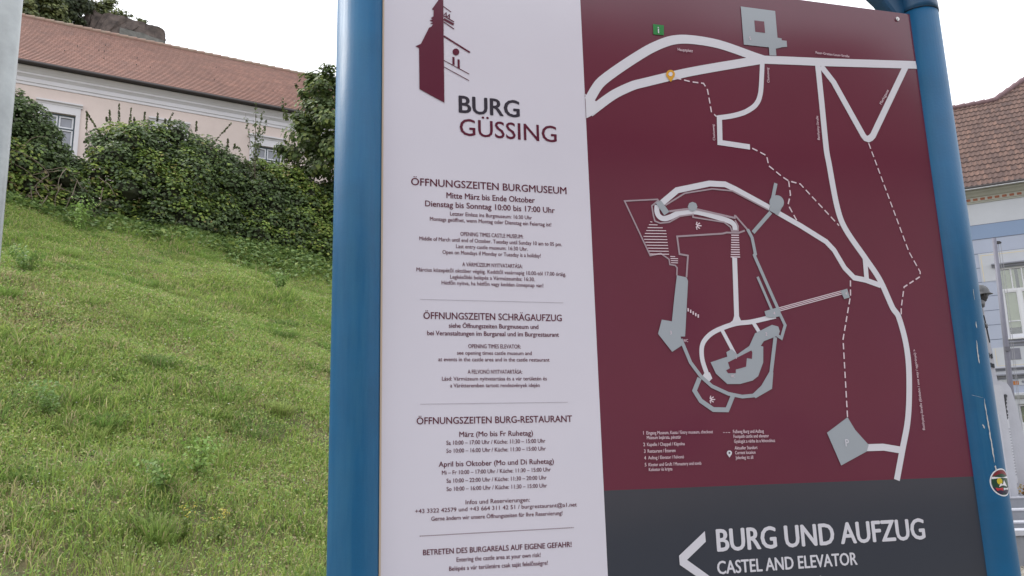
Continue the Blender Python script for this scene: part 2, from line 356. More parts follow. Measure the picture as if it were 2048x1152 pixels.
LINES = [
['e','BURG',186.5,2428.8,0,152,43.8,3,'k'],
['e','GÜSSING',187.2,2370.1,0,246.4,42.8,1,'m'],
['w1','ÖFFNUNGSZEITEN BURGMUSEUM',68.8,2235.6,0,384.9,17.8,1.6,'m'],
['w1','Mitte März bis Ende Oktober',152.9,2208.2,0,218.3,14.2,2,'m'],
['w1','Dienstag bis Sonntag 10:00 bis 17:00 Uhr',101.9,2185.2,0,319.4,14.1,2,'m'],
['w1','Letzter Einlass ins Burgmuseum: 16:30 Uhr',160.9,2165.6,0,201.5,9.4,2,'m'],
['w1','Montags geöffnet, wenn Montag oder Dienstag ein Feiertag ist!',112.8,2150.5,0,298.2,9.3,2,'m'],
['w1','OPENING TIMES CASTLE MUSEUM:',185.1,2116.9,0,153.7,9.6,2,'m'],
['w1','Middle of March until end of October. Tuesday until Sunday 10 am to 05 pm.',87.8,2101.8,0,348.3,9.2,2,'m'],
['w1','Last entry castle museum: 16:30 Uhr.',174.3,2086.5,0,175.2,9.2,2,'m'],
['w1','Open on Mondays if Monday or Tuesday is a holiday!',142.1,2071.2,0,239.3,9.2,2,'m'],
['w1','A VÁRMÚZEUM NYITVATARTÁSA:',188.8,2043.2,0,146.3,9.4,2,'m'],
['w1','Március közepétől október végéig. Keddtől vasárnapig 10.00-tól 17.00 óráig.',80.8,2027.4,0,362.7,9.1,2,'m'],
['w1','Legkésőbbi belépés a Vármúzeumba: 16:30.',159.5,2012.4,0,205.2,9.1,2,'m'],
['w1','Hétfőn nyitva, ha hétfőn vagy kedden ünnepnap van!',139.3,1998,0,246,9,2,'m'],
['w2','ÖFFNUNGSZEITEN SCHRÄGAUFZUG',96.6,1916.6,0,331.9,15.8,1.6,'m'],
['w2','siehe Öffnungszeiten Burgmuseum und',155.3,1896.9,0,214.2,10.5,2,'m'],
['w2','bei Veranstaltungen im Burgareal und im Burgrestaurant',105.1,1879,0,314.6,10.5,2,'m'],
['w2','OPENING TIMES ELEVATOR:',200.1,1850.1,0,124.9,9.3,2,'m'],
['w2','see opening times castle museum and',173.6,1834.9,0,177.5,8.7,2,'m'],
['w2','at events in the castle area and in the castle restaurant',130.2,1819.8,0,264,8.7,2,'m'],
['w2','A FELVONÓ NYITVATARTÁSA:',197.8,1791.2,0,128.9,9.2,2,'m'],
['w2','Lásd: Vármúzeum nyitvatartása és a vár területén és',138.1,1775.8,0,247.8,8.6,2,'m'],
['w2','a Várétteremben tartott rendezvények idején',156.8,1760.4,0,211.4,8.6,2,'m'],
['w2','ÖFFNUNGSZEITEN BURG-RESTAURANT',80.5,1679,0,363.6,15,1.6,'m'],
['w3','März (Mo bis Fr Ruhetag)',176.5,1649.8,0,171.5,11.3,1.6,'m'],
['w3','Sa 10:00 – 17:00 Uhr / Küche: 11:30 – 15:00 Uhr',146.9,1632.8,0,230.2,9,2,'m'],
['w3','So 10:00 – 16:00 Uhr / Küche: 11:30 – 15:00 Uhr',146.7,1615.4,0,231.1,8.9,2,'m'],
['w3','April bis Oktober (Mo und Di Ruhetag)',129,1585.4,0,266.7,11.1,1.6,'m'],
['w3','Mi – Fr 10:00 – 17:00 Uhr / Küche: 11:30 – 15:00 Uhr',136.3,1568.2,0,251.5,8.8,2,'m'],
['w3','Sa 10:00 – 22:00 Uhr / Küche: 11:30 – 20:00 Uhr',146.4,1550.5,0,230.8,8.8,2,'m'],
['w3','So 10:00 – 16:00 Uhr / Küche: 11:30 – 15:00 Uhr',146.2,1532.8,0,231.4,8.8,2,'m'],
['w3','Infos und Reservierungen:',188.5,1502.9,0,147.2,9.3,1.6,'m'],
['w3','+43 3322 42579 und +43 664 311 42 51 / burgrestaurant@a1.net',76.7,1488.4,0,370.5,8.7,1.6,'m'],
['w3','Gerne ändern wir unsere Öffnungszeiten für Ihre Reservierung!',111.9,1471.1,0,300,8.7,2,'m'],
['w3','BETRETEN DES BURGAREALS AUF EIGENE GEFAHR!',93.7,1400.5,0,336.9,11.3,2,'m'],
['w3','Entering the castle area at your own risk!',166.6,1382.9,0,190.4,9.1,2,'m'],
['w3','Belépés a vár területére csak saját felelősségre!',150.2,1365.1,0,222.9,9,2,'m'],
['m','Hauptplatz',784.3,2656.6,0,44,8.5,1,'d'],
['m','Clusiusweg',1054.3,2590.2,1.524,44.8,7,1,'d'],
['m','Clusiusweg',873.9,2407.8,1.553,45.3,6.5,1,'d'],
['m','Pater-Gratian-Leser-Straße',1212.5,2694.4,0,109.8,7.3,1,'d'],
['m','Batthyány-Straße',1194.4,2434.4,1.528,70.6,7.1,1,'d'],
['m','Marktgasse',1410.7,2557.7,0.974,55.9,7.6,1,'d'],
['m','Batthyány-Straße (Einbahn / one way / egyirányú) >',1417,1644,1.562,212.1,7.1,1,'d'],
['m','5',1004,2713.4,0.116,7.8,9.5,2,'d'],
['m','i',726.3,2701.8,0,10.6,19.2,5,'w'],
['m','3',705.8,1888,0,6.1,8.8,2,'d'],
['m','2',970.6,1888,0,6.5,8.4,2,'d'],
['m','1',880.1,1828.3,0,5.6,8.2,2,'d'],
['m','4',999.4,1942.5,0.121,6.6,7.9,2,'d'],
['m','4',1220.9,1999.6,0.126,6.4,8.2,2,'d'],
['m','WC',741.4,1869.6,0,12.3,6.9,2,'d'],
['m','WC',864,1782,0,10.5,6.9,2,'d'],
['m','P',1171.6,1607.1,0,11,17.7,3,'w'],
['m','1',617.8,1646.6,0,5.5,8.1,3,'d'],
['m','Eingang Museum, Kassa / Entry museum, checkout',628.3,1646.6,0,174.4,7.6,2,'d'],
['m','Múzeum bejárata, pénztár',628.5,1635.6,0,88.5,7.6,2,'d'],
['m','2',617.5,1619.6,0,6.3,8,3,'d'],
['m','Kapelle / Chappel / Kápolna',628.2,1619.6,0,97.4,7.6,2,'d'],
['m','3',617.9,1604,-0.033,6,8,3,'d'],
['m','Restaurant / Étterem',628.6,1604.2,0,71.7,7.5,2,'d'],
['m','4',617.4,1588.5,0,7.1,7.9,3,'d'],
['m','Aufzug / Elevator / Felvonó',629,1588.9,0,92.3,7.5,2,'d'],
['m','5',617.8,1572.9,-0.031,6.5,7.9,3,'d'],
['m','Kloster und Gruft / Monastery and tomb',628.8,1572.8,0,136.8,7.5,2,'d'],
['m','Kolostor és kripta',628.9,1561.6,0,60.2,7.4,2,'d'],
['m','Fußweg Burg und Aufzug',857.4,1645.6,0,84.4,7.8,2,'d'],
['m','Footpath castle and elevator',857.8,1634,0,97.2,7.8,2,'d'],
['m','Gyalogút a várba és a felvonóhoz',858,1622.2,0,113.2,7.8,2,'d'],
['m','Aktueller Standort',858.2,1606.3,0,62.1,7.7,2,'d'],
['m','Current location',858.4,1595,0,55.5,7.7,2,'d'],
['m','Jelenleg itt áll',858.4,1583.2,0,48.1,7.7,2,'d'],
['g','BURG UND AUFZUG',793.8,1372,0,584.4,49.3,3.6,'w'],
['g','CASTEL AND ELEVATOR',789.5,1320.8,0,381.2,28.6,3,'w'],
['g','VÁR ÉS FELVONÓ',784.8,1264.1,0,290.1,28.1,3,'w'],
]
DOTTED = [[87.6,1440.4],[435.8,1442.2]]
ARROW = [763.1,1419.1,763.8,1395.1,712.3,1357,773.9,1313,739.7,1315,693.2,1347.1,692.9,1367.4]

# ------------------------------------------------------------------ the ground
def ground_z(x, y):
    x = np.asarray(x, float); y = np.asarray(y, float)
    s = -0.658 * x + 0.753 * y
    t = 0.753 * x + 0.658 * y
    ramp = np.interp(s, [-1e5, 7.0, 9.0, 23.8, 28.0, 42.0, 57.0, 66.0, 400.0, 1e5],
                     [0, 0, 0.75, 8.25, 9.3, 9.6, 30.5, 31.5, 33.0, 33.0])
    ramp = ramp + (8 - t) * 0.05 * sst(s, 9, 22) * (s < 40)
    fade = 1 - sst(t, 21, 33)
    wob = (vnoise(x * 0.45, y * 0.45, 3) - 0.5) * 0.35 + (vnoise(x * 1.3, y * 1.3, 5) - 0.5) * 0.12
    return ramp * fade + wob * sst(s, 7.5, 10) * fade

def _axis(n, lim, k):
    u = np.linspace(-1, 1, n)
    return np.sinh(u * k) / math.sinh(k) * lim
gx, gy = np.meshgrid(_axis(321, 2500, 6.2), _axis(321, 2500, 6.2))
gz = ground_z(gx, gy) - 0.012
idx = np.arange(321 * 321).reshape(321, 321)
q = np.stack([idx[:-1, :-1], idx[:-1, 1:], idx[1:, 1:], idx[1:, :-1]], -1).reshape(-1, 4)
me = fast_mesh('ground', np.stack([gx, gy, gz], -1), quads=q, smooth=True)
M_soil = mat('meadow_soil', (0.185, 0.15, 0.085), 0.95, var=0.5, scale=7, bump=0.8, bscale=22, col2=(0.085, 0.095, 0.04))
ground = tag(link('ground', me, M_soil), kind='structure')

def cobble_mat():
    m = mat('cobbles', (0.3, 0.28, 0.24), 0.85)
    t = m.node_tree; p = t.nodes['Principled BSDF']
    tc = t.nodes.new('ShaderNodeTexCoord')
    v = t.nodes.new('ShaderNodeTexVoronoi'); v.inputs['Scale'].default_value = 16
    v2 = t.nodes.new('ShaderNodeTexVoronoi'); v2.feature = 'DISTANCE_TO_EDGE'; v2.inputs['Scale'].default_value = 16
    r = t.nodes.new('ShaderNodeValToRGB'); r.color_ramp.elements[0].position = 0.02; r.color_ramp.elements[1].position = 0.12
    r.color_ramp.elements[0].color = (0.09, 0.085, 0.06, 1); r.color_ramp.elements[1].color = (1, 1, 1, 1)
    hs = t.nodes.new('ShaderNodeMix'); hs.data_type = 'RGBA'
    hs.inputs['A'].default_value = (0.24, 0.21, 0.16, 1); hs.inputs['B'].default_value = (0.46, 0.44, 0.40, 1)
    mu = t.nodes.new('ShaderNodeMix'); mu.data_type = 'RGBA'; mu.blend_type = 'MULTIPLY'; mu.inputs['Factor'].default_value = 1
    b = t.nodes.new('ShaderNodeBump'); b.inputs['Strength'].default_value = 0.8; b.inputs['Distance'].default_value = 0.03
    for n in (v, v2): t.links.new(tc.outputs['Object'], n.inputs['Vector'])
    t.links.new(v.outputs['Color'], hs.inputs['Factor']); t.links.new(v2.outputs['Distance'], r.inputs['Fac'])
    t.links.new(hs.outputs['Result'], mu.inputs['A']); t.links.new(r.outputs['Color'], mu.inputs['B'])
    t.links.new(mu.outputs['Result'], p.inputs['Base Color'])
    t.links.new(v2.outputs['Distance'], b.inputs['Height']); t.links.new(b.outputs['Normal'], p.inputs['Normal'])
    return m
bm = BM(); bm.faces.new([bm.verts.new(p) for p in ((3.2, 4.0, .02), (30, 4.0, .02), (30, 30, .02), (14.6, 24, .02), (5.5, 13, .02))])
tag(obj('pavement', bm, cobble_mat()), kind='structure')
M_asphalt = mat('asphalt', (0.05, 0.05, 0.052), 0.9, var=0.3, scale=9, bump=0.3, bscale=120)
bm = BM(); bm.faces.new([bm.verts.new(p) for p in ((-40, -9.5, .012), (40, -9.5, .012), (40, -2.2, .012), (-40, -2.2, .012))])
tag(obj('road', bm, M_asphalt), kind='structure')
M_paving = mat('paving', (0.3, 0.29, 0.28), 0.9, var=0.25, scale=4)
bm = BM(); box(bm, -40, 3.1, -2.0, 4.6, -0.2, 0.03)
tag(obj('footpath', bm, M_paving), kind='structure')

# ------------------------------------------------------------------ the information sign
YAW = 0.261827
BR = Vector((cos(YAW), sin(YAW), 0)); BN = Vector((sin(YAW), -cos(YAW), 0))
BO = Vector((-0.2973661, 1.8093188, 0))
# sign frame: local x = right along the board, local -y = towards the reader, z = up
sign = empty('information_sign', BO, YAW, 'large information sign with castle opening times and dark red town map between two blue posts', 'sign')
M_post = mat('blue_paint', srgb(16, 92, 136), 0.42, var=0.25, scale=3.0, bump=0.04, bscale=160, spec=0.5, col2=srgb(22, 82, 120))
def weather(m, streak):
    # chalky run-off streaks and dust: lighter, rougher, stretched down the post
    t = m.node_tree; p = t.nodes['Principled BSDF']; tc = t.nodes.new('ShaderNodeTexCoord'); mp = t.nodes.new('ShaderNodeMapping'); mp.inputs['Scale'].default_value = (22, 22, 1.6)
    n = t.nodes.new('ShaderNodeTexNoise'); n.inputs['Scale'].default_value = 1.0; n.inputs['Detail'].default_value = 7; n.inputs['Roughness'].default_value = .7
    r = t.nodes.new('ShaderNodeValToRGB'); r.color_ramp.elements[0].position = .48; r.color_ramp.elements[1].position = .80
    mx = t.nodes.new('ShaderNodeMix'); mx.data_type = 'RGBA'; mx.inputs['B'].default_value = streak
    sc = t.nodes.new('ShaderNodeMath'); sc.operation = 'MULTIPLY'; sc.inputs[1].default_value = .45
    ro = t.nodes.new('ShaderNodeMapRange'); ro.inputs['To Min'].default_value = .46; ro.inputs['To Max'].default_value = .70
    old = p.inputs['Base Color'].links[0].from_socket
    t.links.new(tc.outputs['Object'], mp.inputs['Vector']); t.links.new(mp.outputs['Vector'], n.inputs['Vector']); t.links.new(n.outputs['Fac'], r.inputs['Fac'])
    t.links.new(r.outputs['Color'], sc.inputs[0]); t.links.new(sc.outputs[0], mx.inputs['Factor']); t.links.new(old, mx.inputs['A']); t.links.new(mx.outputs['Result'], p.inputs['Base Color'])
    t.links.new(r.outputs['Color'], ro.inputs['Value']); t.links.new(ro.outputs['Result'], p.inputs['Roughness'])
M_post.node_tree.nodes['Principled BSDF'].inputs['Specular IOR Level'].default_value = 0.35
weather(M_post, srgb(70, 124, 150))
M_cap = mat('blue_casting', srgb(20, 78, 116), 0.4, var=0.25, scale=6.0, spec=0.5)
PANEL_R = 0.13
PB = dict(bump=0.75, bscale=1.5, bdetail=0.3)
M_white = mat('white_panel', srgb(216, 214, 226), PANEL_R, var=0.03, scale=2, spec=0.5, **PB)
M_red = mat('wine_red_panel', (0.134, 0.021, 0.047), PANEL_R, var=0.10, scale=1.5, spec=0.62, **PB)
M_grey = mat('slate_panel', (0.046, 0.052, 0.068), PANEL_R, var=0.08, scale=1.5, spec=0.7, **PB)
M_edge = mat('panel_edge', (0.55, 0.44, 0.33), 0.7)
INK = {'w': mat('white_ink', srgb(214, 214, 223), PANEL_R, **PB), 'd': mat('pale_pink_ink', srgb(222, 204, 214), PANEL_R, **PB),
       'g': mat('grey_ink', srgb(160, 168, 176), PANEL_R, **PB), 'h': mat('rosy_grey_ink', srgb(165, 148, 158), PANEL_R, **PB),
       'r': M_red, 'n': mat('green_ink', srgb(32, 128, 62), PANEL_R, **PB), 'y': mat('amber_ink', srgb(214, 160, 60), PANEL_R, **PB),
       'k': mat('charcoal_ink', srgb(52, 52, 64), PANEL_R, **PB), 'm': mat('maroon_ink', srgb(92, 34, 56), PANEL_R, **PB),
       'l': mat('hairline_ink', srgb(150, 140, 152), PANEL_R, **PB)}
TOP, MID, LEFT, BAR = 2.8605, 0.5146, 0.003, 1.5208
POST_Y = 0.022

def post(cx):
    bm = BM(); tube(bm, [(cx, POST_Y, 0.0), (cx, POST_Y, 1.0), (cx, POST_Y, 2.0), (cx, POST_Y, 2.873)], 0.0555, 40)
    return obj('post', bm, M_post, sign, smooth=True)
PXL, PXR = -0.0525, 1.6045
post_left = post(PXL); post_right = post(PXR)
for cx, sg in ((PXL, 1), (PXR, -1)):
    bm = BM()
    cpts = [(cx, POST_Y, 2.875)] + [(cx + sg * 0.15 * (1 - cos(a)), POST_Y, 2.89 + 0.15 * sin(a)) for a in [k * pi / 2 / 12 for k in range(13)]]
    if sg == 1: cpts.append((0.776, POST_Y, 3.04))
    tube(bm, cpts, 0.0575, 32)
    c = obj('top_tube' if sg == 1 else 'corner_elbow', bm, M_cap, sign, smooth=True)
    bm = BM()
    web = [(cx + sg * 0.04, 2.79), (cx + sg * 0.0575, 2.80), (cx + sg * 0.072, 2.835), (cx + sg * 0.092, 2.862), (cx + sg * 0.125, 2.906), (cx + sg * 0.17, 2.945),
           (cx + sg * 0.25, 2.975), (cx + sg * 0.25, 3.03), (cx + sg * 0.11, 3.02), (cx + sg * 0.04, 2.93)]
    prism(bm, web, 0.013, POST_Y + 0.04, 'y')
    obj('gusset', bm, M_cap, c, bevel=0.012)
bm = BM(); tube(bm, [(0.777, POST_Y, 3.04), (PXR - 0.15, POST_Y, 3.04)], 0.0575, 32)
obj('top_tube', bm, M_cap, sign, smooth=True)
bm = BM(); tube(bm, [(PXR, POST_Y, 2.8735), (PXR, POST_Y, 2.8748)], 0.0572, 40)
obj('seam_ring', bm, mat('dark_gap', (0.01, 0.015, 0.03), 0.8), post_right)

def slab(name, u0, u1, z0, z1, m):
    bm = BM(); box(bm, u0, u1, 0, 0.010, z0, z1)
    return obj(name, bm, m, sign)
opening_panel = slab('opening_times_panel', LEFT, MID, 0.72, TOP, M_white)
map_panel = slab('map_panel', MID, 1.56, BAR, TOP, M_red)
direction_panel = slab('direction_panel', MID, 1.56, 0.72, BAR, M_grey)
bm = BM(); box(bm, -0.0008, LEFT, -0.002, 0.010, 0.72, TOP); obj('edge_strip', bm, M_edge, opening_panel)

class Ink:
    """collects flat print (mm on the board) as one sheet a fraction of a millimetre proud of its panel"""
    def __init__(s): s.v = []; s.f = []; s.n = 0
    def depth(s, layer):
        s.n += 1
        return -(0.0004 + layer * 0.0004 + s.n * 0.000004)
    def poly(s, pts, layer):
        d = s.depth(layer); b = len(s.v)
        from mathutils.geometry import tessellate_polygon
        vs = [Vector((x, y, 0)) for x, y in pts]
        s.v += [(x / 1000, d, y / 1000) for x, y in pts]
        for t in tessellate_polygon([vs]):
            a, c, e = (vs[i] for i in t)
            if (c - a).cross(e - a).z < 0: t = (t[0], t[2], t[1])
            s.f.append(tuple(b + i for i in t))
    def ribbon(s, pts, w, layer):
        d = s.depth(layer); b = len(s.v); n = len(pts); h = w / 2
        P = [Vector(p) for p in pts]
        for i in range(n):
            d0 = (P[i] - P[i - 1]).normalized() if i else (P[1] - P[0]).normalized()
            d1 = (P[i + 1] - P[i]).normalized() if i < n - 1 else d0
            t = (d0 + d1); t = t.normalized() if t.length > 1e-6 else d0
            nn = Vector((-t.y, t.x)); k = h / max(0.35, nn.dot(Vector((-d0.y, d0.x))))
            for sg in (1, -1):
                v = P[i] + nn * k * sg; s.v.append((v.x / 1000, d, v.y / 1000))
        for i in range(n - 1):
            a = b + 2 * i
            s.f.append((a + 1, a + 3, a + 2, a))
    def build(s, name, m, parent, gap=0.006):
        return print_pieces(name, s.v, s.f, m, parent, gap)
def print_pieces(name, v, f, m, parent, gap):
    """one object per separate piece of print: pieces whose outlines come closer than the gap stay together"""
    par = list(range(len(v)))
    def find(i):
        while par[i] != i: par[i] = par[par[i]]; i = par[i]
        return i
    for fc in f:
        for k in fc[1:]: par[find(k)] = find(fc[0])
    box_ = {}
    for i, p in enumerate(v):
        b = box_.setdefault(find(i), [p[0], p[0], p[2], p[2]])
        b[0] = min(b[0], p[0]); b[1] = max(b[1], p[0]); b[2] = min(b[2], p[2]); b[3] = max(b[3], p[2])
    ks = list(box_)
    for i, a in enumerate(ks):
        A = box_[a]
        for c in ks[:i]:
            B_ = box_[c]
            if A[0] - gap < B_[1] and B_[0] - gap < A[1] and A[2] - gap < B_[3] and B_[2] - gap < A[3]: par[find(a)] = find(c)
    groups = {}
    for fc in f: groups.setdefault(find(fc[0]), []).append(fc)
    for fs in groups.values():
        ids = sorted({i for fc in fs for i in fc}); rn = {i: k for k, i in enumerate(ids)}
        me = bpy.data.meshes.new(name); me.from_pydata([v[i] for i in ids], [], [tuple(rn[i] for i in fc) for fc in fs]); me.update()
        link(name, me, m, parent)

def pairs(l): return [(l[i], l[i + 1]) for i in range(0, len(l), 2)]
def spline(p, k=6):
    out = []
    for i in range(len(p) - 1):
        a, b, c, d = (Vector(p[max(i - 1, 0)]), Vector(p[i]), Vector(p[i + 1]), Vector(p[min(i + 2, len(p) - 1)]))
        m1 = (c - a) * 0.5; m2 = (d - b) * 0.5
        L = (c - b).length
        if m1.length > L: m1 *= L / m1.length
        if m2.length > L: m2 *= L / m2.length
        for j in range(k):
            t = j / k
            out.append(b * (2 * t ** 3 - 3 * t * t + 1) + m1 * (t ** 3 - 2 * t * t + t) + c * (-2 * t ** 3 + 3 * t * t) + m2 * (t ** 3 - t * t))
    out.append(Vector(p[-1]))
    return [(v.x, v.y) for v in out]

inks = {}
def ink(key): return inks.setdefault(key, Ink())
for layer, c, pts in FILLS: ink((int(layer), c)).poly(pairs(pts), layer)
for layer, c, w, smooth, pts in RIBBONS:
    p = pairs(pts)
    ink((int(layer), c)).ribbon(spline(p) if smooth else p, w, layer)
dash_ink = Ink()
for n_path, pl in enumerate(DASHED):
    p = pairs(pl); seg = []
    on, gap, w = (16.5, 8.5, 3.6) if n_path < 5 else (3.9, 3.3, 1.5)
    acc, draw = 0.0, True; cur = [p[0]]
    for a, b in zip(p, p[1:]):
        a = Vector(a); b = Vector(b); L = (b - a).length; pos = 0.0
        while True:
            need = (on if draw else gap) - acc
            if pos + need <= L:
                pos += need; acc = 0; q_ = a.lerp(b, pos / L)
                if draw: cur.append(tuple(q_)); dash_ink.ribbon(cur, w, 3)
                draw = not draw; cur = [tuple(q_)]
            else:
                acc += L - pos
                if draw: cur.append(tuple(b))
                break
    if draw and len(cur) > 1 and (Vector(cur[0]) - Vector(cur[-1])).length > 1: dash_ink.ribbon(cur, w, 3)
dash_ink.build('footpath_dashes', INK['d'], map_panel, .02)
dot_ink = Ink(); (ua, va), (ub, vb) = DOTTED
for k in range(85):
    f_ = k / 84; x = ua + (ub - ua) * f_; y = va + (vb - va) * f_
    dot_ink.poly([(x - 1, y - 1), (x + 1, y - 1), (x + 1, y + 1), (x - 1, y + 1)], 1)
dot_ink.build('dotted_rule', INK['m'], opening_panel)
NAMES = {'w': 'road_lines', 'g': 'castle_plan', 'h': 'castle_wall_lines', 'd': 'stair_and_rail_lines', 'r': 'courtyard', 'n': 'information_icon', 'y': 'location_pin', 'm': 'tower_emblem', 'l': 'rule_line', 'k': 'pin_dot'}
for (layer, c), s_ in inks.items():
    par = opening_panel if c in 'ml' else map_panel
    nm = NAMES[c] if not (c == 'w' and layer > 5) else 'location_pin'
    s_.build(nm, INK[c], par)
ar = Ink(); ar.poly([(u, v) for u, v in pairs(ARROW)], 3); ar.build('arrow', INK['w'], direction_panel)

font_cache = {}
def text_mesh(s, bold):
    c = bpy.data.curves.new('lettering', 'FONT')
    c.body = s; c.size = 1.0; c.resolution_u = 3
    o = bpy.data.objects.new('lettering', c); COL.objects.link(o)
    dg = bpy.context.evaluated_depsgraph_get(); dg.update()
    m = bpy.data.meshes.new_from_object(o.evaluated_get(dg))
    co = np.empty(len(m.vertices) * 3, np.float32); m.vertices.foreach_get('co', co); co = co.reshape(-1, 3)
    fs = [tuple(p.vertices) for p in m.polygons]
    bpy.data.objects.remove(o); bpy.data.meshes.remove(m); bpy.data.curves.remove(c)
    return co, fs
blocks = {}
for g, s, u, v, ang, w, h, bold, c in LINES:
    co, fs = text_mesh(s, bold)
    x0, x1 = co[:, 0].min(), co[:, 0].max()
    if len(s) == 1:                              # single characters keep their own proportions
        nw = (x1 - x0) * h / 0.686 * 0.9; u += (w - nw) / 2 if w > nw else 0; w = min(w, nw); bold *= .5
    X = (co[:, 0] - x0) / (x1 - x0) * w; Y = co[:, 1] * (h / 0.686)
    U = u + X * cos(ang) - Y * sin(ang); V = v + X * sin(ang) + Y * cos(ang)
    b = blocks.setdefault((g, c), [[], [], 0])
    st = (bold if h > 10 else bold * .6) * h * 0.0105                       # heavier strokes: the same outlines printed again a hair to each side
    for k, (du, dv) in enumerate(((-st, 0), (st, 0), (0, st * .6), (0, -st * .6))):
        d = -(0.0004 + 0.0004 * (8 if g == 'm' else 1) + k * 0.000012)
        b[1] += [tuple(i + b[2] for i in f) for f in fs]
        b[0] += [((uu + du * cos(ang) - dv * sin(ang)) / 1000, d, (vv + du * sin(ang) + dv * cos(ang)) / 1000) for uu, vv in zip(U, V)]; b[2] += len(co)
LN = {'e': 'castle_name', 'w1': 'museum_hours_lettering', 'w2': 'lift_hours_lettering', 'w3': 'restaurant_hours_lettering', 'm': 'map_lettering', 'g': 'direction_lettering'}
for (g, c), (vs, fs, _n) in blocks.items():
    print_pieces(LN[g], vs, fs, INK[c], direction_panel if g == 'g' else (map_panel if g == 'm' else opening_panel), .024 if g == 'g' else .0105)

# rivet at the panel's top corner, and marks on the right post
M_steel = mat('steel', (0.6, 0.6, 0.6), 0.35, metal=1.0)
bm = BM(); tube(bm, [(1.506, 0.0, 2.838), (1.506, -0.004, 2.838)], 0.006, 20); tube(bm, [(1.506, -0.004, 2.838), (1.506, -0.0055, 2.838)], 0.0025, 12)
obj('rivet', bm, M_steel, map_panel)

VA = math.atan2(-(EYE - BO - BR * PXR).dot(BR), (EYE - BO - BR * PXR).dot(BN))   # angle on the post that faces the path
def on_post(th, z, r=0.0563):
    """point on the right post's skin: th radians to the right of the side that faces the reader on the path"""
    a = th - VA
    return Vector((PXR + r * sin(a), POST_Y - r * cos(a), z))
def skin_patch(bm, outline, r):
    cx = sum(p[0] for p in outline) / len(outline); cz = sum(p[1] for p in outline) / len(outline)
    rings = []
    for k in (0.0, 0.25, 0.5, 0.75, 1.0):
        rings.append([bm.verts.new(on_post(cx + (a - cx) * k, cz + (z - cz) * k, r)) for a, z in outline] if k else None)
    c = bm.verts.new(on_post(cx, cz, r)); n = len(outline)
    for i in range(n):
        bm.faces.new((c, rings[1][i], rings[1][(i + 1) % n]))
        for q0, q1 in zip(rings[1:], rings[2:]):
            bm.faces.new((q0[i], q1[i], q1[(i + 1) % n], q0[(i + 1) % n]))
M_chip = mat('bare_metal', (0.55, 0.57, 0.56), 0.6, var=0.2, scale=60)
def scratch(pts, w):
    bm = BM()
    L = [bm.verts.new(on_post(a - ww / 0.0555, z)) for (a, z), ww in zip(pts, w)]
    R = [bm.verts.new(on_post(a + ww / 0.0555, z)) for (a, z), ww in zip(pts, w)]
    for i in range(len(pts) - 1): bm.faces.new((L[i], R[i], R[i + 1], L[i + 1]))
    obj('scratch', bm, M_chip, post_right)
def th_of(u): return math.asin(max(-1, min(1, (u - PXR) / 0.0563)))
_jit = lambda k: random.uniform(-k, k)
for (u0, z0, u1, z1, w, n) in ((1.6352, 1.878, 1.6339, 1.816, .0022, 10), (1.6335, 1.722, 1.6365, 1.556, .0022, 30), (1.606, 1.733, 1.632, 1.724, .0012, 6),
                               (1.640, 1.93, 1.640, 1.912, .0016, 4), (1.622, 1.655, 1.625, 1.644, .0026, 5), (1.6365, 1.548, 1.6375, 1.535, .003, 5), (1.645, 2.02, 1.645, 1.99, .001, 4), (1.552, 2.694, 1.555, 2.688, .002, 4)):
    pts, ws = [], []
    for k in range(n):
        f_ = k / (n - 1); pts.append((th_of(u0 + (u1 - u0) * f_) + _jit(.012), z0 + (z1 - z0) * f_)); ws.append(max(.0004, w * random.uniform(.35, 1.0) * min(1, 4 * min(f_, 1 - f_) + .3)))
    scratch(pts, ws)
STK_T, STK_Z, STK_R = radians(51), 1.5045, 0.0355
def disc(r, n=40, dz=0.0): return [(STK_T + r / 0.0563 * cos(2 * pi * k / n), STK_Z + dz + r * sin(2 * pi * k / n)) for k in range(n)]
def spatch(pts): return [(STK_T + a / 56.3, STK_Z + b / 1000) for a, b in pts]
def cut(lo, hi, r=31):
    pts = []
    for k in range(15):
        z = hi + (lo - hi) * k / 14; pts.append((-math.sqrt(max(0, r * r - z * z)), z))
    for k in range(15):
        z = lo + (hi - lo) * k / 14; pts.append((math.sqrt(max(0, r * r - z * z)), z))
    return pts
def sticker_piece(name, outline, m, r, parent):
    bm = BM(); skin_patch(bm, outline, r); return obj(name, bm, m, parent)
sp = lambda n, c: mat(n, c, 0.4, var=0.05)
stk = sticker_piece('round_sticker', disc(STK_R), sp('sticker_white', srgb(225, 228, 232)), 0.0558, post_right)
for nm, pl, c, r in (('sticker_rim', None, srgb(120, 122, 128), .0560), ('sticker_field', None, srgb(24, 66, 48), .0562)):
    sticker_piece(nm, disc(0.0325 if nm == 'sticker_rim' else 0.031), sp(nm, c), r, stk)
sticker_piece('red_arc', spatch(cut(15, 31.5, 32)), sp('sticker_red', srgb(120, 34, 46)), .05635, stk)
sticker_piece('white_arc', spatch(cut(9, 15, 32) ), sp('sticker_white_band', srgb(225, 225, 230)), .05636, stk)
sticker_piece('yellow_sun', spatch([(-9 + 8.5 * cos(a), 3 + 8.5 * sin(a)) for a in [k * pi / 10 for k in range(20)]]), sp('sticker_yellow', srgb(200, 180, 45)), .0565, stk)
sticker_piece('dark_band', spatch(cut(-31, -10, 32)), sp('sticker_navy', srgb(40, 34, 62)), .0564, stk)
sticker_piece('white_peak', spatch([(-14, -11), (-7, -2), (-2, -8), (6, 6), (16, -11)]), sp('sticker_white_peak', srgb(228, 228, 232)), .0566, stk)
sticker_piece('red_block', spatch([(-24, -13), (-2, -13), (-2, -21), (-20, -21)]), sp('sticker_red_block', srgb(178, 44, 56)), .0566, stk)
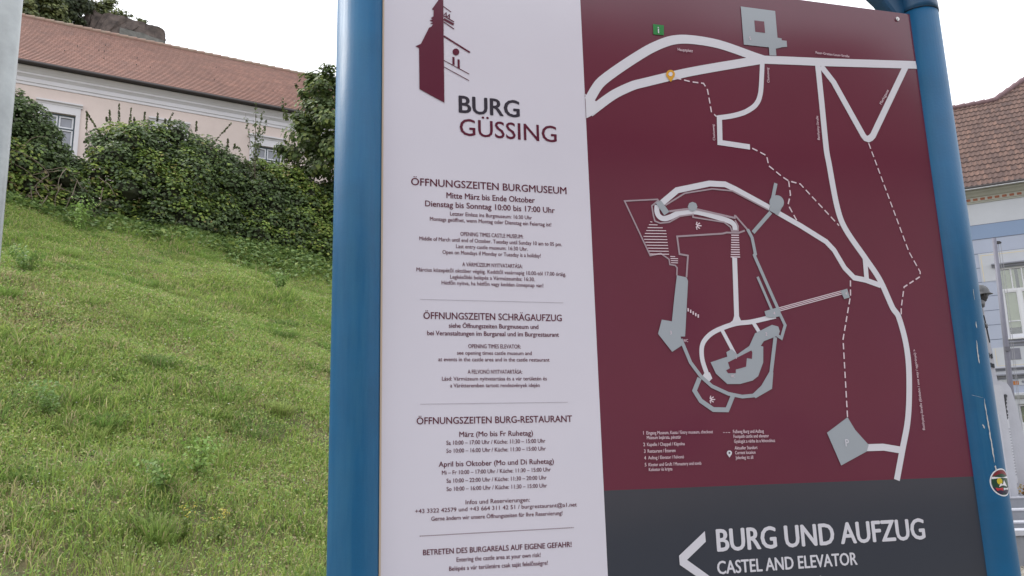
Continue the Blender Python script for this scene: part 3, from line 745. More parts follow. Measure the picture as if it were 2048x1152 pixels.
sticker_piece('white_block', spatch([(0, -14), (24, -14), (20, -20), (0, -20)]), sp('sticker_pale_block', srgb(205, 208, 214)), .0566, stk)

# ------------------------------------------------------------------ galvanised pole at the left edge
M_galv = mat('galvanised_steel', (0.33, 0.35, 0.35), 0.45, metal=0.7, var=0.18, scale=14, bump=0.05, bscale=60)
gp = empty('galvanised_pole', (-1.3115, 1.95, 0), 0, 'weathered galvanised steel pole standing close by in front of the grassy bank', 'pole')
bm = BM(); tube(bm, [(0.035, 0, -0.02), (0.0, 0, 2.216), (-0.028, 0, 3.9)], 0.04, 36); obj('shaft', bm, M_galv, gp, smooth=True)
bm = BM(); tube(bm, [(-0.028, 0, 3.9), (-0.028, 0, 3.93)], [0.043, 0.03], 36); obj('end_cap', bm, mat('black_plastic', (.02, .02, .02), .5), gp)

# ------------------------------------------------------------------ long building with the red tiled roof, on the bank
def tile_mat(name, c1, c2, mortar, sx, sy, bump=0.5):
    m = mat(name, c1, 0.85); t = m.node_tree; p = t.nodes['Principled BSDF']
    uv = t.nodes.new('ShaderNodeUVMap'); b = t.nodes.new('ShaderNodeTexBrick')
    b.inputs['Scale'].default_value = 1.0; b.inputs['Brick Width'].default_value = sx; b.inputs['Row Height'].default_value = sy
    b.inputs['Mortar Size'].default_value = 0.012; b.inputs['Mortar Smooth'].default_value = 0.3; b.inputs['Bias'].default_value = 0.0
    b.inputs['Color1'].default_value = (*c1, 1); b.inputs['Color2'].default_value = (*c2, 1); b.inputs['Mortar'].default_value = (*mortar, 1)
    n = t.nodes.new('ShaderNodeTexNoise'); n.inputs['Scale'].default_value = 1.4; n.inputs['Detail'].default_value = 8; n.inputs['Roughness'].default_value = 0.7
    r = t.nodes.new('ShaderNodeValToRGB'); r.color_ramp.elements[0].position = .3; r.color_ramp.elements[0].color = (.72, .72, .74, 1); r.color_ramp.elements[1].position = .7; r.color_ramp.elements[1].color = (1.12, 1.08, 1.05, 1)
    mu = t.nodes.new('ShaderNodeMix'); mu.data_type = 'RGBA'; mu.blend_type = 'MULTIPLY'; mu.inputs['Factor'].default_value = 1
    t.links.new(uv.outputs['UV'], b.inputs['Vector']); t.links.new(uv.outputs['UV'], n.inputs['Vector']); t.links.new(n.outputs['Fac'], r.inputs['Fac'])
    t.links.new(b.outputs['Color'], mu.inputs['A']); t.links.new(r.outputs['Color'], mu.inputs['B']); t.links.new(mu.outputs['Result'], p.inputs['Base Color'])
    bp = t.nodes.new('ShaderNodeBump'); bp.inputs['Strength'].default_value = bump; bp.inputs['Distance'].default_value = 0.02; bp.invert = True
    t.links.new(b.outputs['Fac'], bp.inputs['Height']); t.links.new(bp.outputs['Normal'], p.inputs['Normal'])
    return m
def uv_from(me, fn):
    u = me.uv_layers.new(name='UVMap')
    for l in me.loops:
        u.data[l.index].uv = fn(me.vertices[l.vertex_index].co)

LB = empty('long_building', (-16.35, 28.319, 0), radians(30), 'long cream building with rusty red tiled roof high on the bank behind the creeper', 'building')
M_wall = mat('cream_plaster', srgb(207, 192, 186), 0.9, var=0.12, scale=0.6, bump=0.1, bscale=25)
M_trim = mat('white_plaster', srgb(204, 202, 206), 0.85, var=0.05, scale=1.5)
M_frame = mat('white_joinery', srgb(205, 206, 211), 0.5)
M_dkframe = mat('slate_joinery', srgb(62, 74, 84), 0.5)
M_glass = mat('window_glass', (0.20, 0.21, 0.25), 0.08, spec=0.8, var=0.3, scale=1.2)
M_gutter = mat('brown_gutter', (0.030, 0.024, 0.024), 0.5)
LW = [-4.13 - 3.8, -4.13, -0.315, 3.48, 7.28, 11.08, 14.88]
X0, X1 = -14.0, 17.5
bm = BM()
box(bm, X0, X1, 0, 10.5, 9.0, 12.6); box(bm, X0, X1, 0, 10.5, 14.54, 16.1)
e = X0
for c in LW:
    box(bm, e, c - 0.55, 0, 10.5, 12.6, 14.54); e = c + 0.55
box(bm, e, X1, 0, 10.5, 12.6, 14.54)
for c in LW: box(bm, c - .55, c + .55, 0.5, 10.5, 12.6, 14.54)
obj('wall', bm, M_wall, LB)
bm = BM()
prof = [(0.0, 15.46), (-0.03, 15.46), (-0.03, 15.56), (-0.06, 15.58), (-0.06, 15.66), (-0.04, 15.66), (-0.04, 15.74), (-0.09, 15.80), (-0.13, 15.84), (-0.13, 15.90), (-0.20, 15.98), (-0.30, 16.06), (-0.30, 16.14), (0.0, 16.14)]
prism(bm, prof, X0, X1, 'x')
obj('cornice', bm, M_trim, LB)
bm = BM(); tube(bm, [(X0 - .1, -0.43, 16.17), (X1 + .1, -0.43, 16.17)], 0.075, 12); box(bm, X0, X1, -0.36, -0.30, 16.10, 16.20)
obj('gutter', bm, M_gutter, LB)
for c in LW:
    bm = BM()
    box(bm, c - .70, c - .55, -.06, .12, 12.5, 14.55); box(bm, c + .55, c + .70, -.06, .12, 12.5, 14.55); box(bm, c - .70, c + .70, -.06, .12, 14.553, 14.84)
    w = obj('window', bm, M_trim, LB)
    bm = BM(); prism(bm, [(0, 14.84), (-.07, 14.84), (-.09, 14.90), (-.15, 14.93), (-.15, 14.985), (0, 15.01)], c - .76, c + .76, 'x'); obj('head_moulding', bm, M_trim, w)
    bm = BM()
    for a, b_, z0, z1 in ((-.55, -.50, 12.6, 14.53), (.50, .55, 12.6, 14.53), (-.50, .50, 14.48, 14.53), (-.5, .5, 13.97, 14.02), (-.02, .02, 14.02, 14.48), (-.02, .02, 12.6, 13.97)):
        box(bm, c + a, c + b_, .04, .10, z0, z1)
    obj('outer_frame', bm, M_dkframe, w)
    bm = BM()
    for x0, x1 in ((-.50, -.02), (.02, .50)):
        for z0, z1 in ((14.02, 14.48), (12.6, 13.97)):
            for a in ((x0, x0 + .05, z0, z1), (x1 - .05, x1, z0, z1), (x0 + .05, x1 - .05, z0, z0 + .05), (x0 + .05, x1 - .05, z1 - .05, z1)):
                box(bm, c + a[0], c + a[1], .055, .09, a[2], a[3])
        for zz in (13.28,): box(bm, c + x0 + .05, c + x1 - .05, .06, .085, zz, zz + .03)
    obj('casement', bm, M_frame, w)
    bm = BM(); box(bm, c - .5, c + .5, .1, .11, 12.6, 14.5); obj('pane', bm, M_glass, w)
    bm = BM(); box(bm, c - .5, c + .5, .112, .12, 14.16, 14.45); box(bm, c - .5, c + .5, .112, .12, 13.4, 13.75); obj('blind', bm, mat('pale_blind', (.5, .5, .52), .8), w)
E0, Z0, E1, Z1 = -0.40, 16.20, 5.5, 20.90
bm = BM(); rows = 34; sl_ = math.hypot(E1 - E0, Z1 - Z0)
nrm = Vector((0, -(Z1 - Z0), (E1 - E0))).normalized()
for k in range(rows):
    f0, f1 = k / rows, (k + 1) / rows
    a = Vector((0, E0 + (E1 - E0) * f0, Z0 + (Z1 - Z0) * f0)); b_ = Vector((0, E0 + (E1 - E0) * f1, Z0 + (Z1 - Z0) * f1))
    segs = 24; lo = []; hi = []; un = []
    for j in range(segs + 1):
        x = X0 - .2 + (X1 - X0 + .4) * j / segs
        sag = -0.035 * sin(x * 0.5 + 1) * sin(f0 * 3)
        lo.append(bm.verts.new(a + nrm * 0.034 + Vector((x, 0, sag)))); hi.append(bm.verts.new(b_ + nrm * 0.012 + Vector((x, 0, sag)))); un.append(bm.verts.new(a + nrm * 0.012 + Vector((x, 0, sag))))
    for j in range(segs):
        bm.faces.new((lo[j], lo[j + 1], hi[j + 1], hi[j])); bm.faces.new((un[j], un[j + 1], lo[j + 1], lo[j]))
back = [bm.verts.new((x, y, z)) for x, y, z in ((X0 - .2, E1, Z1), (X1 + .2, E1, Z1), (X1 + .2, 2 * E1 - E0, Z0), (X0 - .2, 2 * E1 - E0, Z0))]
bm.faces.new(back)
roof = obj('roof', bm, tile_mat('flat_red_tiles', (0.300, 0.160, 0.122), (0.235, 0.122, 0.096), (0.17, 0.09, 0.07), 0.18, sl_ / rows, 0.1), LB)
uv_from(roof.data, lambda c: (c.x, math.hypot(c.y - E0, c.z - Z0)))
for sx in (X0, X1):
    bm = BM(); prism(bm, [(0, 16.1), (2 * E1 - .4, 16.1), (E1, Z1 - .3)], sx - .05, sx + .05, 'x'); obj('gable', bm, M_wall, LB)
bm = BM(); x = X0 - .2
while x < X1:
    tube(bm, [(x, E1, Z1 + .0), (x + .38, E1, Z1 + .015)], [.10, .125], 10); x += .37
obj('ridge_tiles', bm, mat('ridge_clay', (0.25, 0.14, 0.115), 0.9, var=0.45, scale=2.5, col2=(.26, .22, .17)), LB)
bm = BM()
for k in range(40):                                   # snow hooks
    fr = random.choice((.16, .34, .5, .66, .82)); x = X0 + (X1 - X0) * random.random(); pz = Vector((x, E0 + (E1 - E0) * fr, Z0 + (Z1 - Z0) * fr)) + nrm * .05
    box(bm, pz.x - .012, pz.x + .012, pz.y - .03, pz.y + .03, pz.z - .02, pz.z + .025)
obj('snow_hooks', bm, M_gutter, LB)

# ------------------------------------------------------------------ pale blue town house on the right
TB = empty('town_house', (17.254, 33.858, 0), radians(-27), 'pale blue and white striped house with brown wavy tiled roof on the right', 'building')
M_bwhite = mat('white_render', srgb(183, 186, 193), 0.9, var=0.07, scale=0.9)
M_blue = mat('blue_render', srgb(128, 146, 174), 0.9, var=0.05, scale=0.9)
M_pale = mat('pale_blue_render', srgb(163, 170, 188), 0.9, var=0.05, scale=0.9)
M_gtrim = mat('grey_moulding', srgb(128, 130, 142), 0.85, var=0.1, scale=3)
M_cream = mat('cornice_render', srgb(160, 160, 152), 0.9, var=0.12, scale=2)
M_brick = mat('brick_dash', srgb(140, 88, 68), 0.9, var=0.2, scale=9)
M_ochre = mat('ochre_line', srgb(206, 190, 150), 0.9)
M_orange = mat('orange_tile', srgb(176, 112, 60), 0.8, var=0.15, scale=8)
A0, A1 = -4.5, 14.0
WC = [-3.1, 0.22, 3.55, 6.88, 10.2]; W2 = 0.63; WZ0, WZ1 = 5.80, 8.68
GZ0, GZ1 = 0.95, 3.15
bm = BM()
for z0, z1, wz in ((0, GZ0, 0), (GZ0, GZ1, 1), (GZ1, WZ0, 0), (WZ0, WZ1, 1), (WZ1, 12.05, 0)):
    if not wz: box(bm, A0, A1, 0, 12, z0, z1)
    else:
        e = A0
        for c in WC: box(bm, e, c - W2, 0, 12, z0, z1); box(bm, c - W2, c + W2, 0.6, 12, z0, z1); e = c + W2
        box(bm, e, A1, 0, 12, z0, z1)
obj('wall', bm, M_pale, TB)
def strip(name, z0, z1, d, m):
    bm = BM(); box(bm, A0 - .0, A1, -d, 0.001, z0, z1); return obj(name, bm, m, TB)
strip('frieze', 10.58, 11.50, .010, M_bwhite); strip('blue_band', 9.97, 10.575, .012, M_blue)
bm = BM(); prism(bm, [(0, 11.50), (-.05, 11.50), (-.05, 11.55), (-.08, 11.57), (-.08, 11.74), (-.14, 11.78), (-.20, 11.86), (-.30, 11.93), (-.30, 12.02), (0, 12.05)], A0, A1, 'x'); corn = obj('cornice', bm, M_cream, TB)
bm = BM(); x = A0 + .1
while x < A1 - .3: box(bm, x, x + .165, -.086, -.079, 11.60, 11.70); x += .262
obj('brick_dashes', bm, M_brick, corn)
bm = BM(); tube(bm, [(A0, -.42, 12.09), (A1, -.42, 12.09)], .07, 12); g_ = obj('gutter', bm, M_gutter, TB)
bm = BM(); box(bm, A0, A1, -.50, -.34, 12.015, 12.035); obj('gutter_lip', bm, M_frame, g_)
# joints of the rusticated render
bm = BM()
for z in (10.575, 9.965, 9.36): box(bm, A0, A1, -.0125, -.0005, z - .012, z + .012)
zz = 8.76
while zz > 5.5:
    e = A0
    hw = 1.24 if zz > 8.3 else (1.241 if zz > 8.1 else .70)
    for c in WC: box(bm, e, c - hw, -.004, .002, zz - .011, zz + .011); e = c + hw
    zz -= .596
obj('render_joints', bm, mat('joint_grey', srgb(100, 106, 122), 0.9), TB)  # flat strips in the joints' own grey
def window_unit(c, z0, z1, top):
    bm = BM()
    for a in ((-W2, -W2 + .07, z0, z1), (W2 - .07, W2, z0, z1), (-W2 + .07, W2 - .07, z1 - .07, z1), (-W2 + .07, W2 - .07, z0, z0 + .10), (-W2 + .07, W2 - .07, top - .10, top), (-.055, .055, z0 + .10, top - .10)):
        box(bm, c + a[0], c + a[1], .08, .17, a[2], a[3])
    w = obj('window', bm, M_frame, TB)
    bm = BM()
    for k in (-1, 1): box(bm, c + k * .19 - .022, c + k * .19 + .022, .09, .15, top, z1 - .07)
    for k in (-1, 1):
        x0, x1 = (c - W2 + .07, c - .055) if k < 0 else (c + .055, c + W2 - .07)
        for a in ((x0, x0 + .045, z0 + .1, top - .1), (x1 - .045, x1, z0 + .1, top - .1), (x0 + .045, x1 - .045, top - .15, top - .1), (x0 + .045, x1 - .045, z0 + .1, z0 + .15)):
            box(bm, a[0], a[1], .095, .155, a[2], a[3])
        zr = z0 + (top - z0) * .33; box(bm, x0 + .045, x1 - .045, .10, .15, zr, zr + .035)
    obj('casement', bm, M_frame, w)
    bm = BM(); box(bm, c - W2 + .07, c + W2 - .07, .135, .14, z0 + .1, z1 - .07); obj('pane', bm, M_pane, w)
    bm = BM()
    for k in (-1, 1): box(bm, c + k * .30 - .24, c + k * .30 + .24, .16, .17, z0 + .42, z1 - .1)
    obj('blind', bm, M_blind, w)
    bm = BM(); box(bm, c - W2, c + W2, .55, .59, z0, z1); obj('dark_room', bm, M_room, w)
    bm = BM(); prism(bm, [(0, z0 - .10), (-.12, z0 - .07), (-.12, z0 - .005), (.16, z0 - .0)], c - W2 - .06, c + W2 + .06, 'x'); obj('sill', bm, M_frame, w)
    return w
def pane_mat():
    m = bpy.data.materials.new('thin_pane'); m.use_nodes = True
    t = m.node_tree; t.nodes.remove(t.nodes['Principled BSDF'])
    g = t.nodes.new('ShaderNodeBsdfGlossy'); g.inputs['Roughness'].default_value = .03; tr = t.nodes.new('ShaderNodeBsdfTransparent'); tr.inputs['Color'].default_value = (.80, .83, .80, 1)
    mx = t.nodes.new('ShaderNodeMixShader'); mx.inputs['Fac'].default_value = .12
    t.links.new(tr.outputs[0], mx.inputs[1]); t.links.new(g.outputs[0], mx.inputs[2]); t.links.new(mx.outputs[0], t.nodes['Material Output'].inputs['Surface'])
    return m
M_pane = pane_mat(); M_blind = mat('cream_blind', (0.50, 0.50, 0.36), .9, var=.12, scale=2)
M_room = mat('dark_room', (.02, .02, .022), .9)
for c in WC:
    window_unit(c, WZ0, WZ1, 7.80); window_unit(c, GZ0, GZ1, 2.45)
    # white surround panels round the upper window with thin ochre lines, head cornice, apron
    bm = BM(); box(bm, c - 1.24, c + 1.24, -.016, .001, 8.86, 9.355); box(bm, c - 1.24, c - W2, -.016, .001, 8.17, 8.86); box(bm, c + W2, c + 1.24, -.016, .001, 8.17, 8.86)
    sp_ = obj('window_surround', bm, M_bwhite, TB)
    bm = BM(); box(bm, c - 1.16, c + 1.16, -.019, -.0155, 9.25, 9.27)
    for k in (-1, 1): box(bm, c + k * 1.16 - .01, c + k * 1.16 + .01, -.019, -.0155, 8.17, 9.249)
    obj('ochre_lines', bm, M_ochre, sp_)
    bm = BM(); prism(bm, [(0, 8.70), (-.06, 8.70), (-.08, 8.76), (-.16, 8.80), (-.16, 8.85), (0, 8.87)], c - .83, c + .83, 'x'); obj('head_moulding', bm, M_gtrim, sp_)
    bm = BM(); prism(bm, [(0, 5.46), (-.04, 5.46), (-.05, 5.54), (-.10, 5.60), (-.10, 5.65), (0, 5.69)], c - .78, c + .78, 'x'); obj('apron_moulding', bm, M_gtrim, sp_)
    bm = BM(); box(bm, c - 1.24, c + 1.24, -.016, .001, 4.62, 5.44); ap = obj('apron_panel', bm, M_bwhite, TB)
    bm = BM()
    box(bm, c - 1.14, c + 1.14, -.019, -.0155, 4.70, 4.715)
    for k in (-1.14, -.78, .78, 1.14): box(bm, c + k - .008, c + k + .008, -.019, -.0155, 4.716, 5.40)
    obj('ochre_lines', bm, M_ochre, ap)
    if c == 3.55:
        bm = BM(); box(bm, c - .70, c - .29, -.03, -.016, 4.92, 5.37); vt = obj('vent_grille', bm, mat('vent_grey', srgb(122, 122, 134), .6, var=.1, scale=20), TB)
        bm = BM()
        for k in range(10): box(bm, c - .69, c - .30, -.036, -.031, 4.94 + k * .043, 4.955 + k * .043)
        obj('vent_slats', bm, M_gtrim, vt)
bm = BM(); prism(bm, [(0, 4.50), (-.05, 4.50), (-.07, 4.55), (-.13, 4.58), (-.13, 4.615), (0, 4.63)], A0, A1, 'x'); prism(bm, [(0, 4.18), (-.06, 4.18), (-.10, 4.26), (-.20, 4.30), (-.20, 4.34), (0, 4.36)], A0, A1, 'x')
obj('string_course', bm, M_gtrim, TB)
strip('belt', 4.362, 4.498, .02, M_bwhite)
strip('ornament_band', 3.92, 4.07, .012, M_orange)
bm = BM(); x = A0 + .65
dia = BM()
while x < A1 - .4:
    box(bm, x, x + .30, -.024, .001, 3.90, 4.15); c_ = x + .15
    prism(dia, [(c_ - .07, 4.025), (c_, 3.955), (c_ + .07, 4.025), (c_, 4.095)], -.028, -.0235, 'y'); x += .69
ob_ = obj('ornament_tiles', bm, M_bwhite, TB); obj('diamond_tiles', dia, M_gtrim, ob_)
for c in WC:
    bm = BM(); prism(bm, [(0, 3.36), (-.1, 3.38), (-.22, 3.50), (-.22, 3.58), (0, 3.62)], c - .95, c + .95, 'x'); box(bm, c - .86, c - .66, -.05, .001, .9, 3.36); box(bm, c + .66, c + .86, -.05, .001, .9, 3.36); box(bm, c - .66, c + .66, -.05, .001, 3.16, 3.36)
    obj('lower_window_surround', bm, M_bwhite, TB)
bm = BM(); box(bm, A0, A1, -.08, 0, 0, .8); obj('plinth', bm, M_gtrim, TB)
# roof of wavy tiles: ridge of the low wing on the left, hip rising to the main ridge on the right
SLP = 1.17
def zr(y): return 12.10 + SLP * (y + .45)
def roof_top(a):
    return 4.0 if a < 4.1 else min(7.4, 4.0 + (a - 4.1) * 0.66)
cols_per = 0.192; NC = int((A1 - A0 + .6) / cols_per * 8); na = np.linspace(A0 - .3, A1 + .3, NC)
rowlen = 0.30; verts = []; quads = []; cnt = 0
y = -0.45; ri_ = 0
while y < 7.4:
    y2 = min(y + rowlen / math.sqrt(1 + SLP ** 2) * 1.28, 7.4)
    wave = np.cos((na - A0) / cols_per * 2 * pi); wave = np.where(wave > 0, wave, wave * .45)
    lim = np.array([roof_top(a) for a in na])
    ya = np.minimum(y, lim); yb = np.minimum(y2, lim)
    jit = rng.normal(0, .004, NC // 8 + 2)[(np.arange(NC) // 8)]
    lo = np.stack([na, ya, zr(ya) + .060 + wave * .030 + jit], -1); hi = np.stack([na, yb, zr(yb) + .010 + wave * .030 + jit], -1); un = np.stack([na, ya, zr(ya) + .004 + wave * .006], -1)
    keep = (yb - ya)[:-1] > 1e-4
    verts += [un, lo, hi]; i = np.arange(NC - 1)[keep]
    quads += [np.stack([cnt + i, cnt + i + 1, cnt + NC + i + 1, cnt + NC + i], -1), np.stack([cnt + NC + i, cnt + NC + i + 1, cnt + 2 * NC + i + 1, cnt + 2 * NC + i], -1)]
    cnt += 3 * NC; y = y2; ri_ += 1
me = fast_mesh('roof', np.concatenate(verts), quads=np.concatenate(quads))
M_wavy = tile_mat('wavy_brown_tiles', (0.175, 0.104, 0.082), (0.105, 0.066, 0.058), (0.09, 0.058, 0.05), cols_per, 0.384, 0.0)
troof = link('roof', me, M_wavy, TB)
uvl = me.uv_layers.new(name='UVMap'); co = np.empty(len(me.vertices) * 3, np.float32); me.vertices.foreach_get('co', co); co = co.reshape(-1, 3)
li = np.empty(len(me.loops), np.int32); me.loops.foreach_get('vertex_index', li)
uvs = np.stack([co[li, 0] - A0 + .096, (co[li, 1] + .45) * math.sqrt(1 + SLP ** 2) - .002], -1).astype(np.float32); uvl.data.foreach_set('uv', uvs.ravel())
bm = BM()
H0 = (4.1, 4.0, zr(4.0)); H1 = (4.1 + 3.4 / .66, 7.4, zr(7.4))
for pts in ([(A0, 4.0, zr(4)), H0, (6, 8, 12.1), (A0, 8, 12.1)], [H0, H1, (H1[0], 14, 12.1), (5, 12.2, 12.1), (6, 8, 12.1)], [H1, (A1, 7.4, zr(7.4)), (A1, 14, 12.1), (H1[0], 14, 12.1)]):
    bm.faces.new([bm.verts.new(p) for p in pts])
obj('rear_roof', bm, mat('rear_tiles', (0.2, 0.12, 0.1), .9, var=.3), TB)
bm = BM()
def ridge(p, q_, n):
    p = Vector(p); q_ = Vector(q_)
    for k in range(n):
        a = p.lerp(q_, k / n); b = p.lerp(q_, (k + 1.12) / n); up_ = Vector((0, 0, .035))
        tube(bm, [a + up_, b + up_ * 1.6], [.115, .14], 12)
ridge((A0, 4.0, zr(4)), H0, 21); ridge(H0, H1, 16); ridge(H1, (A1, 7.4, zr(7.4)), 14)
obj('ridge_tiles', bm, mat('plum_ridge', (0.20, 0.125, 0.135), .8, var=.25, scale=3), TB)

# ------------------------------------------------------------------ ruin on the castle hill
vd = Vector((-0.46, 0.888, 0))
RU = [(-29.86, 52.0, 28.5), (-29.8, 52.07, 32.13), (-29.74, 52.11, 32.56), (-29.38, 52.32, 33.31), (-29.1, 52.47, 33.53), (-28.7, 52.69, 33.41), (-28.27, 52.92, 33.69), (-27.5, 53.33, 33.54), (-26.25, 53.95, 33.38), (-24.95, 54.57, 32.98), (-24.87, 54.6, 31.94), (-24.85, 54.6, 28.5)]
M_ruin = mat('old_stone', (0.135, 0.108, 0.098), .95, var=.7, scale=1.6, bump=1.0, bscale=4, col2=(.040, .034, .032))
ruin = empty('ruined_wall', (-27.4, 53.3, 28.5), 0, 'crumbling dark stone castle wall rising behind the red roof ridge', 'wall')
def ruin_part(name, pts, thick, m, disp):
    bm = BM(); o_ = Vector((-27.4, 53.3, 28.5))
    lo = [bm.verts.new(Vector(p) - o_) for p in pts]; hi = [bm.verts.new(Vector(p) - o_ + vd * thick) for p in pts]
    n = len(pts); bm.faces.new(lo); bm.faces.new(hi[::-1])
    for i in range(n): bm.faces.new((lo[(i + 1) % n], lo[i], hi[i], hi[(i + 1) % n]))
    bmesh.ops.triangulate(bm, faces=bm.faces[:])
    for _ in range(4): bmesh.ops.subdivide_edges(bm, edges=[e for e in bm.edges if e.calc_length() > .22], cuts=1)
    bmesh.ops.recalc_face_normals(bm, faces=bm.faces[:]); bm.normal_update()
    for v in bm.verts:
        v.co += v.normal * ((noise.fractal(v.co * 1.3, 1.0, 2.0, 4) + .7 * noise.fractal(v.co * 4.0, 1.0, 2.0, 3)) * disp)
    return obj(name, bm, m, ruin)
ruin_part('stone_face', RU, 2.6, M_ruin, .16)
ledge = [(-27.6, 53.2, 32.52), (-26.41, 53.82, 32.42), (-24.85, 54.52, 32.06), (-24.85, 54.52, 30.0), (-27.6, 53.2, 30.0)]
ruin_part('lower_course', [tuple(Vector(p) - vd * .12) for p in ledge], .2, mat('pale_stone', (.17, .17, .16), .95, var=.5, scale=1.5, bump=.7, bscale=8), .05)

# ------------------------------------------------------------------ vegetation
def leaf_cloud(pos, nrm_, size, tint, fold=0.25, seed=0):
    """pos (N,3), nrm_ (N,3) facing, size (N,), tint (N,3): pointed leaves of two folded halves each"""
    r = np.random.default_rng(seed); N = len(pos)
    n = nrm_ / (np.linalg.norm(nrm_, axis=1, keepdims=True) + 1e-9)
    d = np.stack([r.normal(0, .7, N), r.normal(0, .7, N), r.normal(-.55, .5, N)], -1)     # tips hang
    d -= n * (d * n).sum(1, keepdims=True); d /= (np.linalg.norm(d, axis=1, keepdims=True) + 1e-9)
    s = np.cross(n, d); L = size[:, None]
    base = pos - d * L * .45; tip = pos + d * L * .55
    mid = pos - d * L * .05 - n * L * 0.0
    lf = mid + s * L * .46 + n * L * fold * r.uniform(-.3, 1, (N, 1)); rt = mid - s * L * .46 + n * L * fold * r.uniform(-.3, 1, (N, 1))
    V = np.stack([base, lf, tip, rt], 1).reshape(-1, 3)
    i = np.arange(N) * 4
    T = np.concatenate([np.stack([i, i + 2, i + 1], -1), np.stack([i, i + 3, i + 2], -1)])
    return V, T, np.repeat(tint, 4, 0)
def palette(n, cols, probs, jit, r):
    c = np.array(cols)[r.choice(len(cols), n, p=probs)]
    return np.clip(c * (1 + r.normal(0, jit, (n, 1))), .004, 1)
M_leaf = leaf_mat('creeper_leaf', .5, .34); M_tree = leaf_mat('tree_leaf', .55, .36); M_grass = leaf_mat('grass_blade', .6, .45)
M_bark = mat('bark', (.11, .085, .065), .95, var=.4, scale=6, bump=.6, bscale=18)
M_core = mat('dark_stems', (.030, .034, .016), .95, var=.5, scale=4)  # dark soil and stem colour for the core of the mounds

BASE = np.array([[-14.5, 18.37, 8.58], [-13.66, 19.25, 8.59], [-13.17, 20.06, 8.58], [-12.45, 20.52, 8.44], [-11.78, 21.14, 8.36], [-10.44, 22.72, 8.2], [-8.76, 24.16, 8.07], [-6.86, 25.7, 8.05], [-5.87, 26.35, 7.96], [-3.84, 27.33, 7.69], [-1.31, 28.27, 7.56]])
TOPL = np.array([[-15.92, 19.67, 12.13], [-15.01, 20.61, 12.51], [-14.15, 21.69, 12.52], [-13.82, 21.9, 12.27], [-13.58, 22.07, 11.79], [-13.25, 22.36, 11.13], [-12.82, 22.74, 10.6], [-12.68, 22.9, 10.59], [-12.6, 23.03, 11.23], [-12.42, 23.26, 11.69], [-11.95, 23.8, 12.23], [-10.85, 24.87, 12.58], [-9.96, 25.59, 12.31], [-8.88, 26.45, 12.0], [-8.03, 27.09, 11.84], [-6.33, 28.2, 11.56], [-4.11, 29.21, 11.28], [-1.35, 30.17, 11.11]])
baz = np.arctan2(BASE[:, 0], BASE[:, 1]); taz = np.arctan2(TOPL[:, 0], TOPL[:, 1])
SPLIT = float(np.interp(0.5, [0, 1], [taz[6], taz[7]]))
